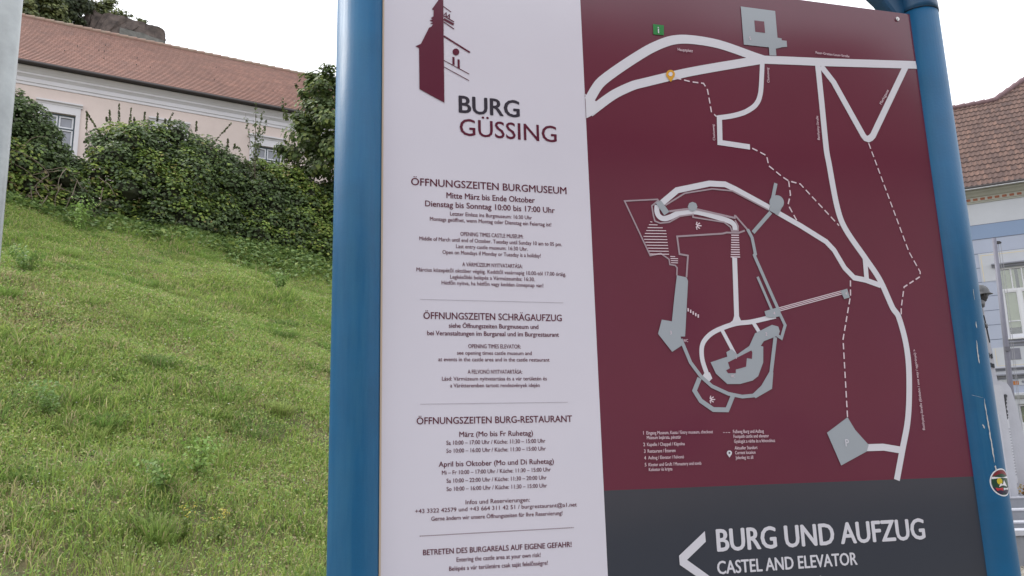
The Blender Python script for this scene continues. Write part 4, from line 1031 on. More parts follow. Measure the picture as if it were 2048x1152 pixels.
def mound(name, az0, az1, label, seed, n_leaf, split_hi):
    r = np.random.default_rng(seed); root = empty(name, (0, 0, 0), 0, label, 'creeper bush')
    C = []; Rr = []
    azs = np.arange(az0, az1, 0.016)
    for a in azs:
        b = np.array([np.interp(a, baz, BASE[:, k]) for k in range(3)]); ta = a + (.014 if name == 'creeper_bush' and a > -.60 else 0); t = np.array([np.interp(ta, taz, TOPL[:, k]) for k in range(3)])
        H = t[2] - b[2]
        for h in np.arange(0.02, 1.0, 0.14):
            rad = r.choice([r.uniform(.30, .5), r.uniform(.55, .95)]) * (1.0 if h < .8 else .8)
            rad = min(rad, max(.3, H * .28), .27 + 6 * abs(a - SPLIT))
            f = h ** 1.25
            p = b + (t - b) * np.array([f, f, h])
            back_ = np.array([b[0], b[1], 0]); back_ /= np.linalg.norm(back_)
            bulge = -0.35 * math.sin(pi * h) + r.uniform(-.4, .35)
            p = p + back_ * (rad * .75 + bulge)
            p[2] = min(p[2], t[2] - rad * 1.06)
            C.append(p); Rr.append(rad)
            if r.random() < .35: C.append(p + back_ * 1.3 + np.array([0, 0, -.5 * h])); Rr.append(rad)
    C = np.array(C); Rr = np.array(Rr)
    root.location = (float(C[:, 0].mean()), float(C[:, 1].mean()), 8.4); off = np.array(root.location)
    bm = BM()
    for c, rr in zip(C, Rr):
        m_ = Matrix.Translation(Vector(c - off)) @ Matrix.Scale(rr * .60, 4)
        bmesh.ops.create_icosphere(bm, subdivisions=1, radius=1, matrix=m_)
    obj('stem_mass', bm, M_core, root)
    k = r.choice(len(C), n_leaf, p=Rr ** 2 / (Rr ** 2).sum())
    d = r.normal(0, 1, (n_leaf, 3)); d /= np.linalg.norm(d, axis=1, keepdims=True)
    flip = (d[:, 2] < -.35); d[flip, 2] *= -1
    P = C[k] + d * (Rr[k] * (1.10 - .48 * r.random(n_leaf) ** 1.7))[:, None]
    ok = np.ones(n_leaf, bool)
    for j in range(len(C)):
        ok &= ~((((P - C[j]) ** 2).sum(1) < (Rr[j] * .62) ** 2))
    ok &= P[:, 2] > ground_z(P[:, 0], P[:, 1]) - .05
    P = P[ok]; d = d[ok]; N = len(P)
    nr = d * .8 + np.array([.1, -.25, .65]) + r.normal(0, .35, (N, 3))
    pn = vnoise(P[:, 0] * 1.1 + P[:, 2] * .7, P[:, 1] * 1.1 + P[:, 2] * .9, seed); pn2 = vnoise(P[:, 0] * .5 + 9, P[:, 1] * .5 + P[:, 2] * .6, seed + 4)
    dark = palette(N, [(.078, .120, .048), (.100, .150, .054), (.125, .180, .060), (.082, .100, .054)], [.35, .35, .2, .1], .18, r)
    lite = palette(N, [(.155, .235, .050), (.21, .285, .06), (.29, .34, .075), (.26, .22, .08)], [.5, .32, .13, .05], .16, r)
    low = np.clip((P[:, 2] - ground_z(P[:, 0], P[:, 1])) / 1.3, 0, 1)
    mixf = (pn * .9 + pn2 * .5 + .38 * (d[:, 2] - .35) + r.normal(0, .16, N) > .80)  # random patches, plus light put into the colour of leaves on lump tops
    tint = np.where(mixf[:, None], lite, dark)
    if name == 'creeper_bush':
        br = (r.random(N) < .30 * (1 - low)); tint[br] = palette(br.sum(), [(.17, .13, .06), (.11, .085, .05), (.20, .19, .05)], [.4, .35, .25], .2, r)
    sz = r.uniform(.065, .135, N)
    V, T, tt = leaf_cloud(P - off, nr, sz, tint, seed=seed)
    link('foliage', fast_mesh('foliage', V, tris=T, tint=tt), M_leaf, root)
    return root, off
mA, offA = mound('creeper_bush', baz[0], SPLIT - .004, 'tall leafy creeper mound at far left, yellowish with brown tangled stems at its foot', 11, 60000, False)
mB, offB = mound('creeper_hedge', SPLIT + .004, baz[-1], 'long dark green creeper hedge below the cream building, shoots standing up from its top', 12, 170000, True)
# dry tangled stems at the foot of the left bush
bm = BM()
for k in range(46):
    a = random.uniform(-.60, -.50); b = Vector([float(np.interp(a, baz, BASE[:, i])) for i in range(3)]); p = b + Vector((random.uniform(-.4, .4), -.1, random.uniform(.1, 1.3))) - Vector(offA) + Vector((-.25, -.3, 0)) * -random.random()
    pts = [p]; dv = Vector((random.uniform(-1, 1), random.uniform(-.7, .1), random.uniform(-.6, .6))).normalized()
    for j in range(5): dv = (dv + Vector((_jit(.35), _jit(.3), -.12 + _jit(.3)))).normalized(); pts.append(pts[-1] + dv * random.uniform(.12, .26))
    tube(bm, pts, [.014, .012, .011, .009, .007, .004], 4)
obj('dry_stems', bm, mat('dry_stem', (.21, .165, .13), .95, var=.4, scale=5), mA)
SHOOTS = [[-12.88, 23.27, 12.35, -12.85, 23.29, 11.79], [-12.62, 23.41, 11.84, -12.9, 23.26, 12.35], [-12.31, 23.58, 12.13, -12.34, 23.57, 12.5], [-12.39, 23.54, 12.17, -12.41, 23.53, 12.25], [-12.09, 23.69, 12.17, -12.12, 23.68, 12.76], [-11.82, 23.83, 12.22, -11.8, 23.84, 12.7], [-11.7, 23.89, 12.25, -11.72, 23.88, 12.39], [-11.45, 24.01, 12.35, -11.45, 24.01, 12.64], [-11.12, 24.17, 12.41, -11.11, 24.17, 12.64], [-10.91, 24.26, 12.38, -10.9, 24.26, 12.48], [-10.82, 24.3, 12.37, -10.71, 24.35, 12.71], [-10.05, 24.63, 12.28, -10.05, 24.63, 12.54], [-9.49, 24.85, 11.93, -9.07, 25.01, 12.59], [-9.13, 24.98, 11.83, -9.14, 24.98, 12.04], [-8.94, 25.05, 11.76, -8.93, 25.06, 11.89]]
def sprig(name, a, b, parent, off, w, lsz, n, m, cols, r, stem_r=.008):
    a = np.array(a); b = np.array(b); a = a - (b - a) * .35
    bm = BM(); tube(bm, [Vector(a - off), Vector((a + b) / 2 - off), Vector(b - off)], [stem_r, stem_r * .8, stem_r * .4], 5)
    s_ = obj(name, bm, M_bark, parent)
    f = r.random(n); side = r.normal(0, 1, (n, 3)); side /= np.linalg.norm(side, axis=1, keepdims=True)
    P = a + (b - a) * f[:, None] + side * (w * (1.05 - f * .75))[:, None] * r.uniform(.3, 1, (n, 1))
    V, T, tt = leaf_cloud(P - off, side + np.array([0, -.3, .6]), r.uniform(.6, 1.2, n) * lsz, palette(n, cols, [.5, .5], .2, r), seed=n)
    link('shoot_leaves', fast_mesh('shoot_leaves', V, tris=T, tint=tt), m, s_)
    return s_
r_ = np.random.default_rng(5)
for sx in SHOOTS:
    a, b = sx[:3], sx[3:]
    if a[2] > b[2]: a, b = b, a
    L = math.dist(a, b)
    sprig('shoot', a, b, mB, offB, .05, .075, int(34 + L * 60), M_leaf, [(.085, .10, .05), (.12, .14, .055)], r_)

def tree(name, base, crown_c, crown_r, n_clump, per, lsz, cols, probs, label, cat, seed, group=None, clump_r=.5, hollow=.55, trunk_r=.16, limbs=14, sky_gap=0.0):
    r = np.random.default_rng(seed); root = empty(name, base, 0, label, cat, group); off = np.array(base, float)
    cc = np.array(crown_c, float); cr_ = np.array(crown_r, float)
    d = r.normal(0, 1, (n_clump, 3)); d /= np.linalg.norm(d, axis=1, keepdims=True)
    rad = hollow + (1 - hollow) * r.random(n_clump) ** .6
    cl = cc + d * rad[:, None] * cr_ * (0.70 + .55 * vnoise(d[:, 0] * 2 + 5, d[:, 2] * 2 + d[:, 1] + 5, seed))[:, None]
    bm = BM(); b0 = Vector((0, 0, -.15)); top_ = Vector(cc + np.array([0, 0, cr_[2] * .35]) - off)
    midp = b0.lerp(top_, .5) + Vector((_jit(.15), _jit(.15), 0))
    tube(bm, [b0, b0.lerp(midp, .5), midp, top_], [trunk_r * 1.25, trunk_r, trunk_r * .75, trunk_r * .25], 9)
    for i in range(limbs):
        tgt = Vector(cl[i % n_clump] - off); st = b0.lerp(top_, random.uniform(.35, .9)); mm = st.lerp(tgt, .5) + Vector((0, 0, _jit(.2)))
        tube(bm, [st, mm, tgt], [trunk_r * .35, trunk_r * .2, trunk_r * .06], 5)
    obj('trunk', bm, M_bark, root)
    k = np.repeat(np.arange(n_clump), per); N = len(k)
    j = r.normal(0, 1, (N, 3)); j /= np.linalg.norm(j, axis=1, keepdims=True); j *= r.random((N, 1)) ** .5
    P = cl[k] + j * clump_r * np.array([1, 1, .7]) * r.uniform(.6, 1.15, n_clump)[k][:, None]
    tint = palette(N, cols, probs, .17, r) * (.80 + .45 * r.random(n_clump))[k][:, None]
    nr = (P - cc) / cr_ * .6 + j + np.array([0, -.1, .7])
    V, T, tt = leaf_cloud(P - off, nr, r.uniform(.7, 1.2, N) * lsz, tint, seed=seed)
    link('crown', fast_mesh('crown', V, tris=T, tint=tt), M_tree, root)
    return root, off, cc, cr_
gz_ = lambda x, y: float(ground_z(x, y))
DK = [(.080, .120, .042), (.115, .170, .052), (.175, .215, .058), (.085, .105, .052)]
mt, mo, mc, mr = tree('maple_tree', (-5.4, 28.4, gz_(-5.4, 28.4)), (-5.45, 28.1, 13.25), (2.8, 2.0, 2.5), 250, 80, .17, DK, [.32, .32, .26, .1], 'broadleaf maple with dense dark crown beside the left blue post, before the cream building', 'tree', 21, clump_r=.46)
for a, b in (((-6.75, 27.8, 15.2), (-6.72, 27.75, 16.1)), ((-7.1, 27.7, 15.0), (-7.12, 27.66, 15.65)), ((-8.0, 27.4, 14.0), (-8.1, 27.3, 14.55)), ((-6.0, 27.9, 15.2), (-5.95, 27.9, 15.75)), ((-7.4, 27.5, 11.9), (-7.95, 27.4, 12.3)), ((-7.5, 27.5, 12.5), (-8.05, 27.4, 13.0)), ((-7.3, 27.5, 14.6), (-7.7, 27.45, 15.1)), ((-7.5, 27.5, 11.4), (-7.85, 27.4, 11.75))):
    sprig('branch', a, b, mt, mo, .16, .16, 26, M_tree, [(.075, .10, .035), (.105, .13, .04)], r_, .012)
sb = empty('sapling', (-8.37, 25.46, 10.2), 0, 'slender young sapling with small sparse leaves rising out of the creeper hedge', 'sapling')
so = np.array(sb.location)
sprig('stem', (-8.37, 25.46, 11.0), (-8.42, 25.44, 13.55), sb, so, .26, .10, 110, M_tree, [(.10, .13, .06), (.14, .17, .08)], r_, .018)
for a, b in (((-8.4, 25.45, 11.2), (-8.75, 25.4, 13.1)), ((-8.38, 25.45, 11.3), (-8.05, 25.5, 12.9)), ((-8.4, 25.45, 11.0), (-8.95, 25.3, 11.9)), ((-8.38, 25.45, 11.8), (-8.2, 25.5, 13.2))):
    sprig('branch', a, b, sb, so, .17, .10, 60, M_tree, [(.10, .13, .06), (.14, .17, .08)], r_, .010)
FAR = [(.12, .15, .07), (.165, .195, .075), (.21, .235, .09), (.09, .105, .06)]
tree('pine_tree', (-30.9, 49.0, gz_(-30.9, 49.0)), (-31.2, 48.9, 30.9), (2.1, 2.0, 1.9), 130, 70, .24, FAR, [.25, .35, .3, .1], 'olive green bushy tree right behind the roof ridge at top left', 'tree', 31, 'trees on the castle hill', .55)
tree('dark_pine_tree', (-31.2, 52.0, gz_(-31.2, 52.0)), (-31.4, 51.6, 34.0), (2.6, 2.0, 2.1), 140, 75, .24, [(.055, .075, .042), (.075, .10, .05), (.095, .12, .058), (.06, .066, .045)], [.4, .3, .2, .1], 'dark spreading tree behind the olive green one, top left beside the ruin', 'tree', 32, 'trees on the castle hill', .6)
tree('hill_tree', (-29.6, 54.6, gz_(-29.6, 54.6)), (-29.3, 54.0, 34.2), (1.5, 1.0, 1.15), 60, 50, .20, FAR, [.3, .35, .25, .1], 'loose leafy tree growing over the left end of the ruined wall', 'tree', 33, 'trees on the castle hill', .45, .4, .1)
for i, (p, rr, lab, nc) in enumerate((((-27.75, 54.3, 33.95), (.55, .4, .60), 'feathery grey green bush on top of the ruined wall, middle of its edge', 22), ((-26.85, 54.7, 33.75), (.42, .35, .50), 'small feathery bush on the ruined wall nearest its right end', 15))):
    tree('shrub', (p[0], p[1], p[2] - .8), p, rr, nc, 26, .13, FAR, [.25, .35, .3, .1], lab, 'shrub', 41 + i, 'bushes on the ruin', .2, .2, .03, 8)

# ------------------------------------------------------------------ grass bank (nobody could count it)
def grass_points(n, dmin, dmax, a0, a1, power, r):
    d = dmin + (dmax - dmin) * r.random(n) ** power; a = r.uniform(a0, a1, n)
    x = d * np.sin(a); y = d * np.cos(a); s = -0.658 * x + 0.753 * y
    ok = (s > 7.6) & (s < 24.6)
    return x[ok], y[ok]
def blades(n, a0, a1, dmin, dmax, power, seed, scale=1.0):
    r = np.random.default_rng(seed); x, y = grass_points(n, dmin, dmax, a0, a1, power, r); N = len(x)
    n1 = vnoise(x * .9, y * .9, 21); n2 = vnoise(x * .35, y * .35, 22); n3 = vnoise(x * 2.6, y * 2.6, 23)
    tuft = np.clip((n1 * .6 + n3 * .5 - .62) * 4, 0, 1); dry = np.clip((n2 * .6 + n3 * .55 - .60) * 3.5, 0, 1)
    thin = np.clip((vnoise(x * 1.7, y * 1.7, 31) * .7 + vnoise(x * 4.1, y * 4.1, 32) * .4 - .66) * 5, 0, .93)
    kp = r.random(N) > thin * .8; x, y, n1, n2, n3, tuft, dry = (q_[kp] for q_ in (x, y, n1, n2, n3, tuft, dry)); N = len(x)
    d = np.hypot(x, y)
    L = r.uniform(.05, .14, N) * (1 + 1.1 * tuft) * (1 - .35 * dry) * scale; W = (.0022 + .00034 * d) * r.uniform(.7, 1.4, N)
    tall = r.random(N) < .006; L[tall] *= 2.3; W[tall] *= .7
    z = ground_z(x, y); P = np.stack([x, y, z], -1)
    la = r.uniform(0, 2 * pi, N); lean = np.stack([np.cos(la), np.sin(la), np.zeros(N)], -1) * (r.uniform(.15, 1.1, N))[:, None]
    lean[:, 0] += .1; lean[:, 1] -= .15
    sa = r.uniform(0, 2 * pi, N); side = np.stack([np.cos(sa), np.sin(sa), np.zeros(N)], -1) * W[:, None]
    up_ = np.array([0, 0, 1.0])
    mid = P + (lean * .35 + up_ * .62) * L[:, None]; tip = P + (lean * .95 + up_ * .88) * L[:, None]
    V = np.stack([P - side, P + side, mid + side * .8, mid - side * .8, tip], 1).reshape(-1, 3)
    i = np.arange(N) * 5
    Q = np.stack([i, i + 1, i + 2, i + 3], -1); T = np.stack([i + 3, i + 2, i + 4], -1)
    g = palette(N, [(.27, .385, .095), (.36, .445, .115), (.215, .32, .08), (.46, .48, .19)], [.36, .28, .20, .16], .16, r)
    dk = palette(N, [(.17, .275, .065), (.21, .31, .075)], [.5, .5], .15, r)
    st = palette(N, [(.50, .42, .26), (.38, .31, .18), (.46, .42, .24)], [.4, .3, .3], .18, r)
    c = np.where((r.random(N) < tuft * .6)[:, None], dk, g); c = np.where((r.random(N) < .08 + dry * .45)[:, None], st, c); c[tall] = palette(tall.sum(), [(.32, .30, .16), (.24, .26, .10)], [.5, .5], .15, r)
    return V, Q, T, np.repeat(c, 5, 0)
def join(name, sets, m):
    vs, qs, ts, cs, o_ = [], [], [], [], 0
    for V, Q, T, c in sets:
        vs.append(V); cs.append(c)
        if Q is not None: qs.append(Q + o_)
        ts.append(T + o_); o_ += len(V)
    return link(name, fast_mesh(name, np.concatenate(vs), quads=np.concatenate(qs) if qs else None, tris=np.concatenate(ts), tint=np.concatenate(cs)), m)
def herbs(n, a0, a1, dmin, dmax, seed, lsz, h0, h1, cols, probs, mask=None, power=.62):
    r = np.random.default_rng(seed); x, y = grass_points(n, dmin, dmax, a0, a1, power, r)
    if mask is not None:
        ok = mask(x, y, r); x = x[ok]; y = y[ok]
    N = len(x); d = np.hypot(x, y)
    P = np.stack([x, y, ground_z(x, y) + r.uniform(h0, h1, N)], -1); nr = np.stack([r.normal(0, .5, N), r.normal(-.2, .5, N), np.ones(N)], -1)
    V, T, tt = leaf_cloud(P, nr, r.uniform(.6, 1.3, N) * lsz * (.75 + d * .028), palette(N, cols, probs, .16, r), seed=seed)
    return V, None, T, tt
def tufts(n, seed):
    r = np.random.default_rng(seed); cx_, cy_ = grass_points(n, 8.3, 25, GA0, GA1, .7, r); sets = []
    k = np.repeat(np.arange(len(cx_)), 260); N = len(k); rad = r.uniform(.12, .42, len(cx_))[k]
    a = r.uniform(0, 2 * pi, N); q_ = rad * r.random(N) ** .6; x = cx_[k] + np.cos(a) * q_ * 1.3; y = cy_[k] + np.sin(a) * q_
    P = np.stack([x, y, ground_z(x, y)], -1); L = r.uniform(.10, .24, N) * r.uniform(.6, 1.3, len(cx_))[k]; W = (.002 + .0003 * np.hypot(x, y)) * r.uniform(.7, 1.3, N)
    lean = np.stack([np.cos(a), np.sin(a), np.zeros(N)], -1) * (q_ / rad * .9 + r.uniform(0, .35, N))[:, None]
    sa = a + pi / 2 + r.normal(0, .5, N); side = np.stack([np.cos(sa), np.sin(sa), np.zeros(N)], -1) * W[:, None]; up_ = np.array([0, 0, 1.0])
    mid = P + (lean * .45 + up_ * .65) * L[:, None]; tip = P + (lean * 1.1 + up_ * .72) * L[:, None]
    V = np.stack([P - side, P + side, mid + side * .8, mid - side * .8, tip], 1).reshape(-1, 3); i = np.arange(N) * 5
    base_c = np.array([(.17, .28, .07), (.20, .31, .075), (.24, .34, .09), (.28, .35, .11), (.15, .24, .07)])[r.integers(0, 5, len(cx_))][k] * (1 + r.normal(0, .15, (N, 1)))
    dry_ = r.random(N) < .07; base_c[dry_] = (.42, .36, .2)
    return V, np.stack([i, i + 1, i + 2, i + 3], -1), np.stack([i + 3, i + 2, i + 4], -1), np.repeat(np.clip(base_c, .01, 1), 5, 0)
GA0, GA1 = -.66, -.15
grass = join('grass', [blades(300000, GA0, GA1, 7.9, 27, .62, 61), blades(60000, GA1, .25, 8.5, 29, .7, 62, 1.3), blades(30000, -1.15, GA0, 8, 27, .7, 63, 1.3), blades(45000, .25, .62, 9, 36, .75, 70, 1.5),
                       tufts(120, 65), herbs(200000, GA0, GA1, 7.9, 26, 64, .027, .01, .13, [(.22, .35, .09), (.31, .43, .12), (.45, .47, .19), (.50, .42, .26)], [.42, .32, .16, .10]),
                       herbs(45000, GA0, GA1, 7.9, 24, 69, .035, .0, .06, [(.46, .39, .24), (.36, .28, .17), (.40, .40, .20)], [.45, .25, .3], lambda x, y, r: (vnoise(x * 1.1, y * 1.1, 44) * .6 + vnoise(x * 3.1, y * 3.1, 45) * .4 + .18 * (np.hypot(x, y) < 11)) > .55 + .1 * r.random(len(x))), herbs(9000, GA0, GA1, 7.9, 25, 68, .07, .0, .05, [(.11, .20, .05), (.16, .25, .06), (.40, .31, .17)], [.45, .35, .2], lambda x, y, r: vnoise(x * 1.5, y * 1.5, 41) > .58), herbs(1500, GA0, GA1, 7.9, 24, 66, .020, .08, .2, [(.62, .62, .56), (.55, .5, .2)], [.75, .25], lambda x, y, r: vnoise(x * 1.2, y * 1.2, 8) > .55)], M_grass)
tag(grass, kind='stuff', label='rough green meadow grass with straw coloured patches covering the bank', cat='grass')
def edge_mask(x, y, r):
    s = -0.658 * x + 0.753 * y; t = 0.753 * x + 0.658 * y
    w = .6 + 1.5 * sst(t, 3, 12) + .6 * (vnoise(x * .8, y * .8, 77) - .5)
    return s > 23.3 - w * 1.25 * r.random(len(x)) ** .7
cover = join('ground_cover', [herbs(60000, -.66, .1, 20, 28, 67, .085, .05, .26, [(.145, .225, .072), (.19, .275, .085), (.26, .33, .09)], [.5, .35, .15], edge_mask, .9)], M_leaf)
tag(cover, kind='stuff', label='low broad leaved ground cover along the foot of the creeper hedge', cat='ground cover')

# single weeds standing out of the grass
WEEDS = [(-10.85, 19.71, .85, .40, 'tall feathery green weed close under the left creeper mound', 0), (-3.92, 10.28, .50, .32, 'bushy bright green weed in the middle of the lower bank', 0), (-5.88, 20.16, .5, .28, 'dark green weed beside the ground cover near the blue post', 1),
         (-6.13, 10.9, .45, .45, 'dark green tufted weed on the left of the lower bank', 1), (-4.0, 9.49, .42, .34, 'dark grassy weed just above the yellow flowers', 1), (-9.38, 15.36, .5, .4, 'dark green weed halfway up the bank at the left edge', 1)]
for i, (x, y, h, w, lab, kd) in enumerate(WEEDS):
    r = np.random.default_rng(80 + i); z = gz_(x, y); root = empty('weed', (x, y, z), 0, lab, 'weed', 'weeds standing in the grass')
    bm = BM()
    for k in range(9):
        a = random.uniform(0, 2 * pi); tube(bm, [(0, 0, -.02), (cos(a) * w * .25, sin(a) * w * .25, h * .55), (cos(a) * w * .6, sin(a) * w * .6, h * random.uniform(.8, 1.05))], [.006, .004, .002], 4)
    obj('stems', bm, mat('weed_stem', (.12, .15, .05), .9), root)
    n = 330; f = r.random(n) ** .9; lb = r.uniform(0, 2 * pi, 7); a = lb[r.integers(0, 7, n)] + r.normal(0, .35, n); rr = w * (.15 + 1.0 * f) * (.35 + .65 * r.random(n))
    P = np.stack([np.cos(a) * rr, np.sin(a) * rr, h * (.08 + f * .95)], -1)
    V, T, tt = leaf_cloud(P, np.stack([np.cos(a), np.sin(a), np.full(n, .9)], -1) + r.normal(0, .4, (n, 3)), r.uniform(.025, .06, n) * (1 if y < 13 else 1.3), palette(n, [(.20, .33, .08), (.27, .40, .10)] if kd == 0 else [(.155, .26, .07), (.21, .32, .085)], [.5, .5], .15, r), seed=i)
    link('leaves', fast_mesh('leaves', V, tris=T, tint=tt), M_leaf, root)
for i, (x, y, lab) in enumerate(((-3.53, 8.93, 'yellow flowering weed near the foot of the bank, left of its neighbour'), (-3.22, 9.13, 'yellow flowering weed near the foot of the bank, closer to the blue post'))):
    r = np.random.default_rng(90 + i); z = gz_(x, y); root = empty('flowering_weed', (x, y, z), 0, lab, 'flower', 'yellow flowering weeds')
    bm = BM(); tips = []
    for k in range(5):
        a = random.uniform(0, 2 * pi); tp = (cos(a) * .09, sin(a) * .09, random.uniform(.24, .40)); tips.append(tp); tube(bm, [(0, 0, -.02), (tp[0] * .4, tp[1] * .4, tp[2] * .6), tp], [.004, .003, .002], 4)
    obj('stems', bm, mat('weed_stem', (.14, .18, .05), .9), root)
    tp = np.array(tips)[r.integers(0, 5, 42)]; P = tp + r.normal(0, .018, (42, 3)); V, T, tt = leaf_cloud(P, np.tile([0, -.4, 1.0], (42, 1)), r.uniform(.012, .022, 42), palette(42, [(.60, .45, .03), (.60, .50, .08)], [.5, .5], .1, r), seed=i)
    link('blossoms', fast_mesh('blossoms', V, tris=T, tint=tt), M_leaf, root)
    P = np.array(tips)[r.integers(0, 5, 120)] * r.uniform(.15, .85, (120, 1)) + r.normal(0, .015, (120, 3)); V, T, tt = leaf_cloud(P, r.normal(0, .5, (120, 3)) + [0, 0, 1], r.uniform(.02, .04, 120), palette(120, [(.13, .20, .045), (.17, .23, .05)], [.5, .5], .1, r), seed=i + 5)
    link('leaves', fast_mesh('leaves', V, tris=T, tint=tt), M_leaf, root)

# ------------------------------------------------------------------ war memorial and soldier
M_stone = mat('white_concrete', srgb(178, 180, 188), .9, var=.08, scale=2.5, bump=.15, bscale=30)
M_step = mat('granite_step', srgb(132, 135, 142), .9, var=.12, scale=5, bump=.15, bscale=60)
M_bronze = mat('dark_bronze', (.040, .040, .045), .5, metal=.3, var=.35, scale=9, bump=.2, bscale=40)
WM = empty('war_memorial', (7.3, 13.2, 0), 0, 'white stepped war memorial with pylon and garlanded name tablet in front of the blue house', 'memorial')
wo = Vector((7.3, 13.2, 0))
def wbox(name, x0, x1, y0, y1, z0, z1, m, par=WM, bev=.0):
    bm = BM(); box(bm, x0 - 7.3, x1 - 7.3, y0 - 13.2, y1 - 13.2, z0, z1); return obj(name, bm, m, par, bevel=bev)
wbox('kerb_block', 4.6, 10.6, 11.40, 15.8, 0.0, .405, M_step)
wbox('coping', 4.58, 10.62, 11.37, 15.82, .407, .475, M_stone, bev=.008)
for i, (yf, z0, z1) in enumerate(((11.72, .477, .555), (12.0, .555, .70), (12.3, .70, .855))):
    s_ = wbox('step', 4.8 + .2 * i, 10.4 - .2 * i, yf, 15.6, z0 + .001, z1 - .022, M_step)
    wbox('tread', 4.78 + .2 * i, 10.42 - .2 * i, yf - .012, 15.62, z1 - .021, z1, M_stone, s_)
bm = BM(); prism(bm, [(6.55, .857), (7.74, .857), (7.665, 2.56), (7.61, 3.80), (6.75, 3.80), (6.65, 2.56)], 13.0, 13.5, 'y')
for v in bm.verts: v.co -= wo
py = obj('pylon', bm, M_stone, WM)
bm = BM()
def wfront(pts):
    prism(bm, [(a, b) for a, b in pts], 12.985, 13.001, 'y')
wfront([(7.575, 2.965), (7.592, 2.965), (7.592, 3.045), (7.575, 3.045)]); wfront([(7.592, 2.995), (7.618, 2.990), (7.618, 3.012), (7.592, 3.017)]); wfront([(7.618, 2.955), (7.635, 2.955), (7.635, 3.03), (7.618, 3.03)])
wfront([(7.578, 2.82), (7.602, 2.815), (7.602, 2.885), (7.578, 2.89)]); wfront([(7.611, 2.812), (7.645, 2.805), (7.645, 2.868), (7.611, 2.875)])
for v in bm.verts: v.co -= wo
obj('relief_marks', bm, mat('dark_letters', (.03, .035, .045), .6), py)
wbox('statue_plinth', 6.95, 7.40, 12.45, 12.829, .857, 2.495, M_stone)
bm = BM(); prism(bm, [(6.5, .858), (7.93, .858), (7.86, 1.6), (7.80, 2.2), (7.755, 2.46), (7.70, 2.555), (7.60, 2.585), (6.6, 2.585)], 12.83, 12.998, 'y')
for v in bm.verts: v.co -= wo
wing = obj('wing_wall', bm, M_stone, WM)
td = Vector((sin(radians(40)), cos(radians(40)), 0)); tn = Vector((td.y, -td.x, 0)); tb = Vector((7.37, 12.545, 0))
def tab_pt(a, d, z): return tb + td * a + tn * d + Vector((0, 0, z)) - wo
def tab_prism(bm, pts, d0, d1):
    lo = [bm.verts.new(tab_pt(a, d0, z)) for a, z in pts]; hi = [bm.verts.new(tab_pt(a, d1, z)) for a, z in pts]; n = len(pts)
    fs = [bm.faces.new(lo), bm.faces.new(hi[::-1])] + [bm.faces.new((lo[(i + 1) % n], lo[i], hi[i], hi[(i + 1) % n])) for i in range(n)]
    bmesh.ops.recalc_face_normals(bm, faces=fs)
bm = BM(); tab_prism(bm, [(-.24, .858), (1.15, .858), (1.15, 2.05), (.80, 2.10), (.62, 2.42), (.34, 2.42), (.16, 2.10), (-.24, 2.03)], -.16, 0); tw = obj('side_wall', bm, M_stone, WM)
bm = BM(); tab_prism(bm, [(.0, 1.02), (.93, 1.03), (.93, 2.0), (.62, 2.0), (.56, 2.22), (.38, 2.22), (.32, 1.99), (.0, 1.99)], .001, .03); tl = obj('name_tablet', bm, mat('pale_tablet', srgb(186, 188, 194), .8, var=.05, scale=4), WM)
bm = BM()
for col_ in (.20, .56):
    for k in range(17):
        z = 1.83 - k * .043; wv = .24 + .05 * random.random(); x = col_
        while x < col_ + wv:
            l_ = random.uniform(.02, .07); tab_prism(bm, [(x, z), (x + l_, z), (x + l_, z + .018), (x, z + .018)], .0301, .0325); x += l_ + .012
obj('engraved_names', bm, mat('worn_engraving', srgb(150, 152, 160), .9), tl)
M_garland = mat('dark_garland', (.035, .037, .042), .8, var=.5, scale=30, bump=.8, bscale=60)
bm = BM()
gp_ = [(-.05, 1.55), (-.05, 1.75), (-.03, 1.95), (.10, 2.0), (.20, 2.02), (.24, 2.18), (.33, 2.32), (.47, 2.36), (.62, 2.31), (.72, 2.18), (.78, 2.02), (.88, 2.01), (.99, 1.98), (1.01, 1.78), (1.03, 1.60), (1.10, 1.55)]
pts = spline(gp_, 8)
tube(bm, [tab_pt(a, .035, z) for a, z in pts], [.022 + .006 * sin(i * 2.1) + random.uniform(-.004, .004) for i in range(len(pts))], 9)
obj('garland', bm, M_garland, tl)
# flowers laid on the step
fl = empty('flower_bunch', (7.72, 12.52, .858), 0, 'dried brown and orange flower bunch lying on the top memorial step', 'flowers')
r = np.random.default_rng(99); P = np.concatenate([r.normal(0, 1, (260, 3)) * [.11, .06, .05] + [0, 0, .09], r.normal(0, 1, (140, 3)) * [.16, .06, .03] + [.05, 0, .04]])
P[:, 2] = np.abs(P[:, 2])
V, T, tt = leaf_cloud(P, r.normal(0, 1, (400, 3)) + [0, -.5, .6], r.uniform(.03, .07, 400), palette(400, [(.36, .19, .06), (.45, .32, .12), (.16, .09, .05), (.42, .36, .22)], [.3, .3, .2, .2], .2, r), seed=9)
link('blooms', fast_mesh('blooms', V, tris=T, tint=tt), M_leaf, fl)
bm = BM(); bmesh.ops.create_icosphere(bm, subdivisions=2, radius=1, matrix=Matrix.Translation((.02, 0, .05)) @ Matrix.Diagonal((.15, .06, .05, 1))); obj('bundle', bm, mat('dry_stalks', (.16, .11, .06), .95, var=.5, scale=30), fl)

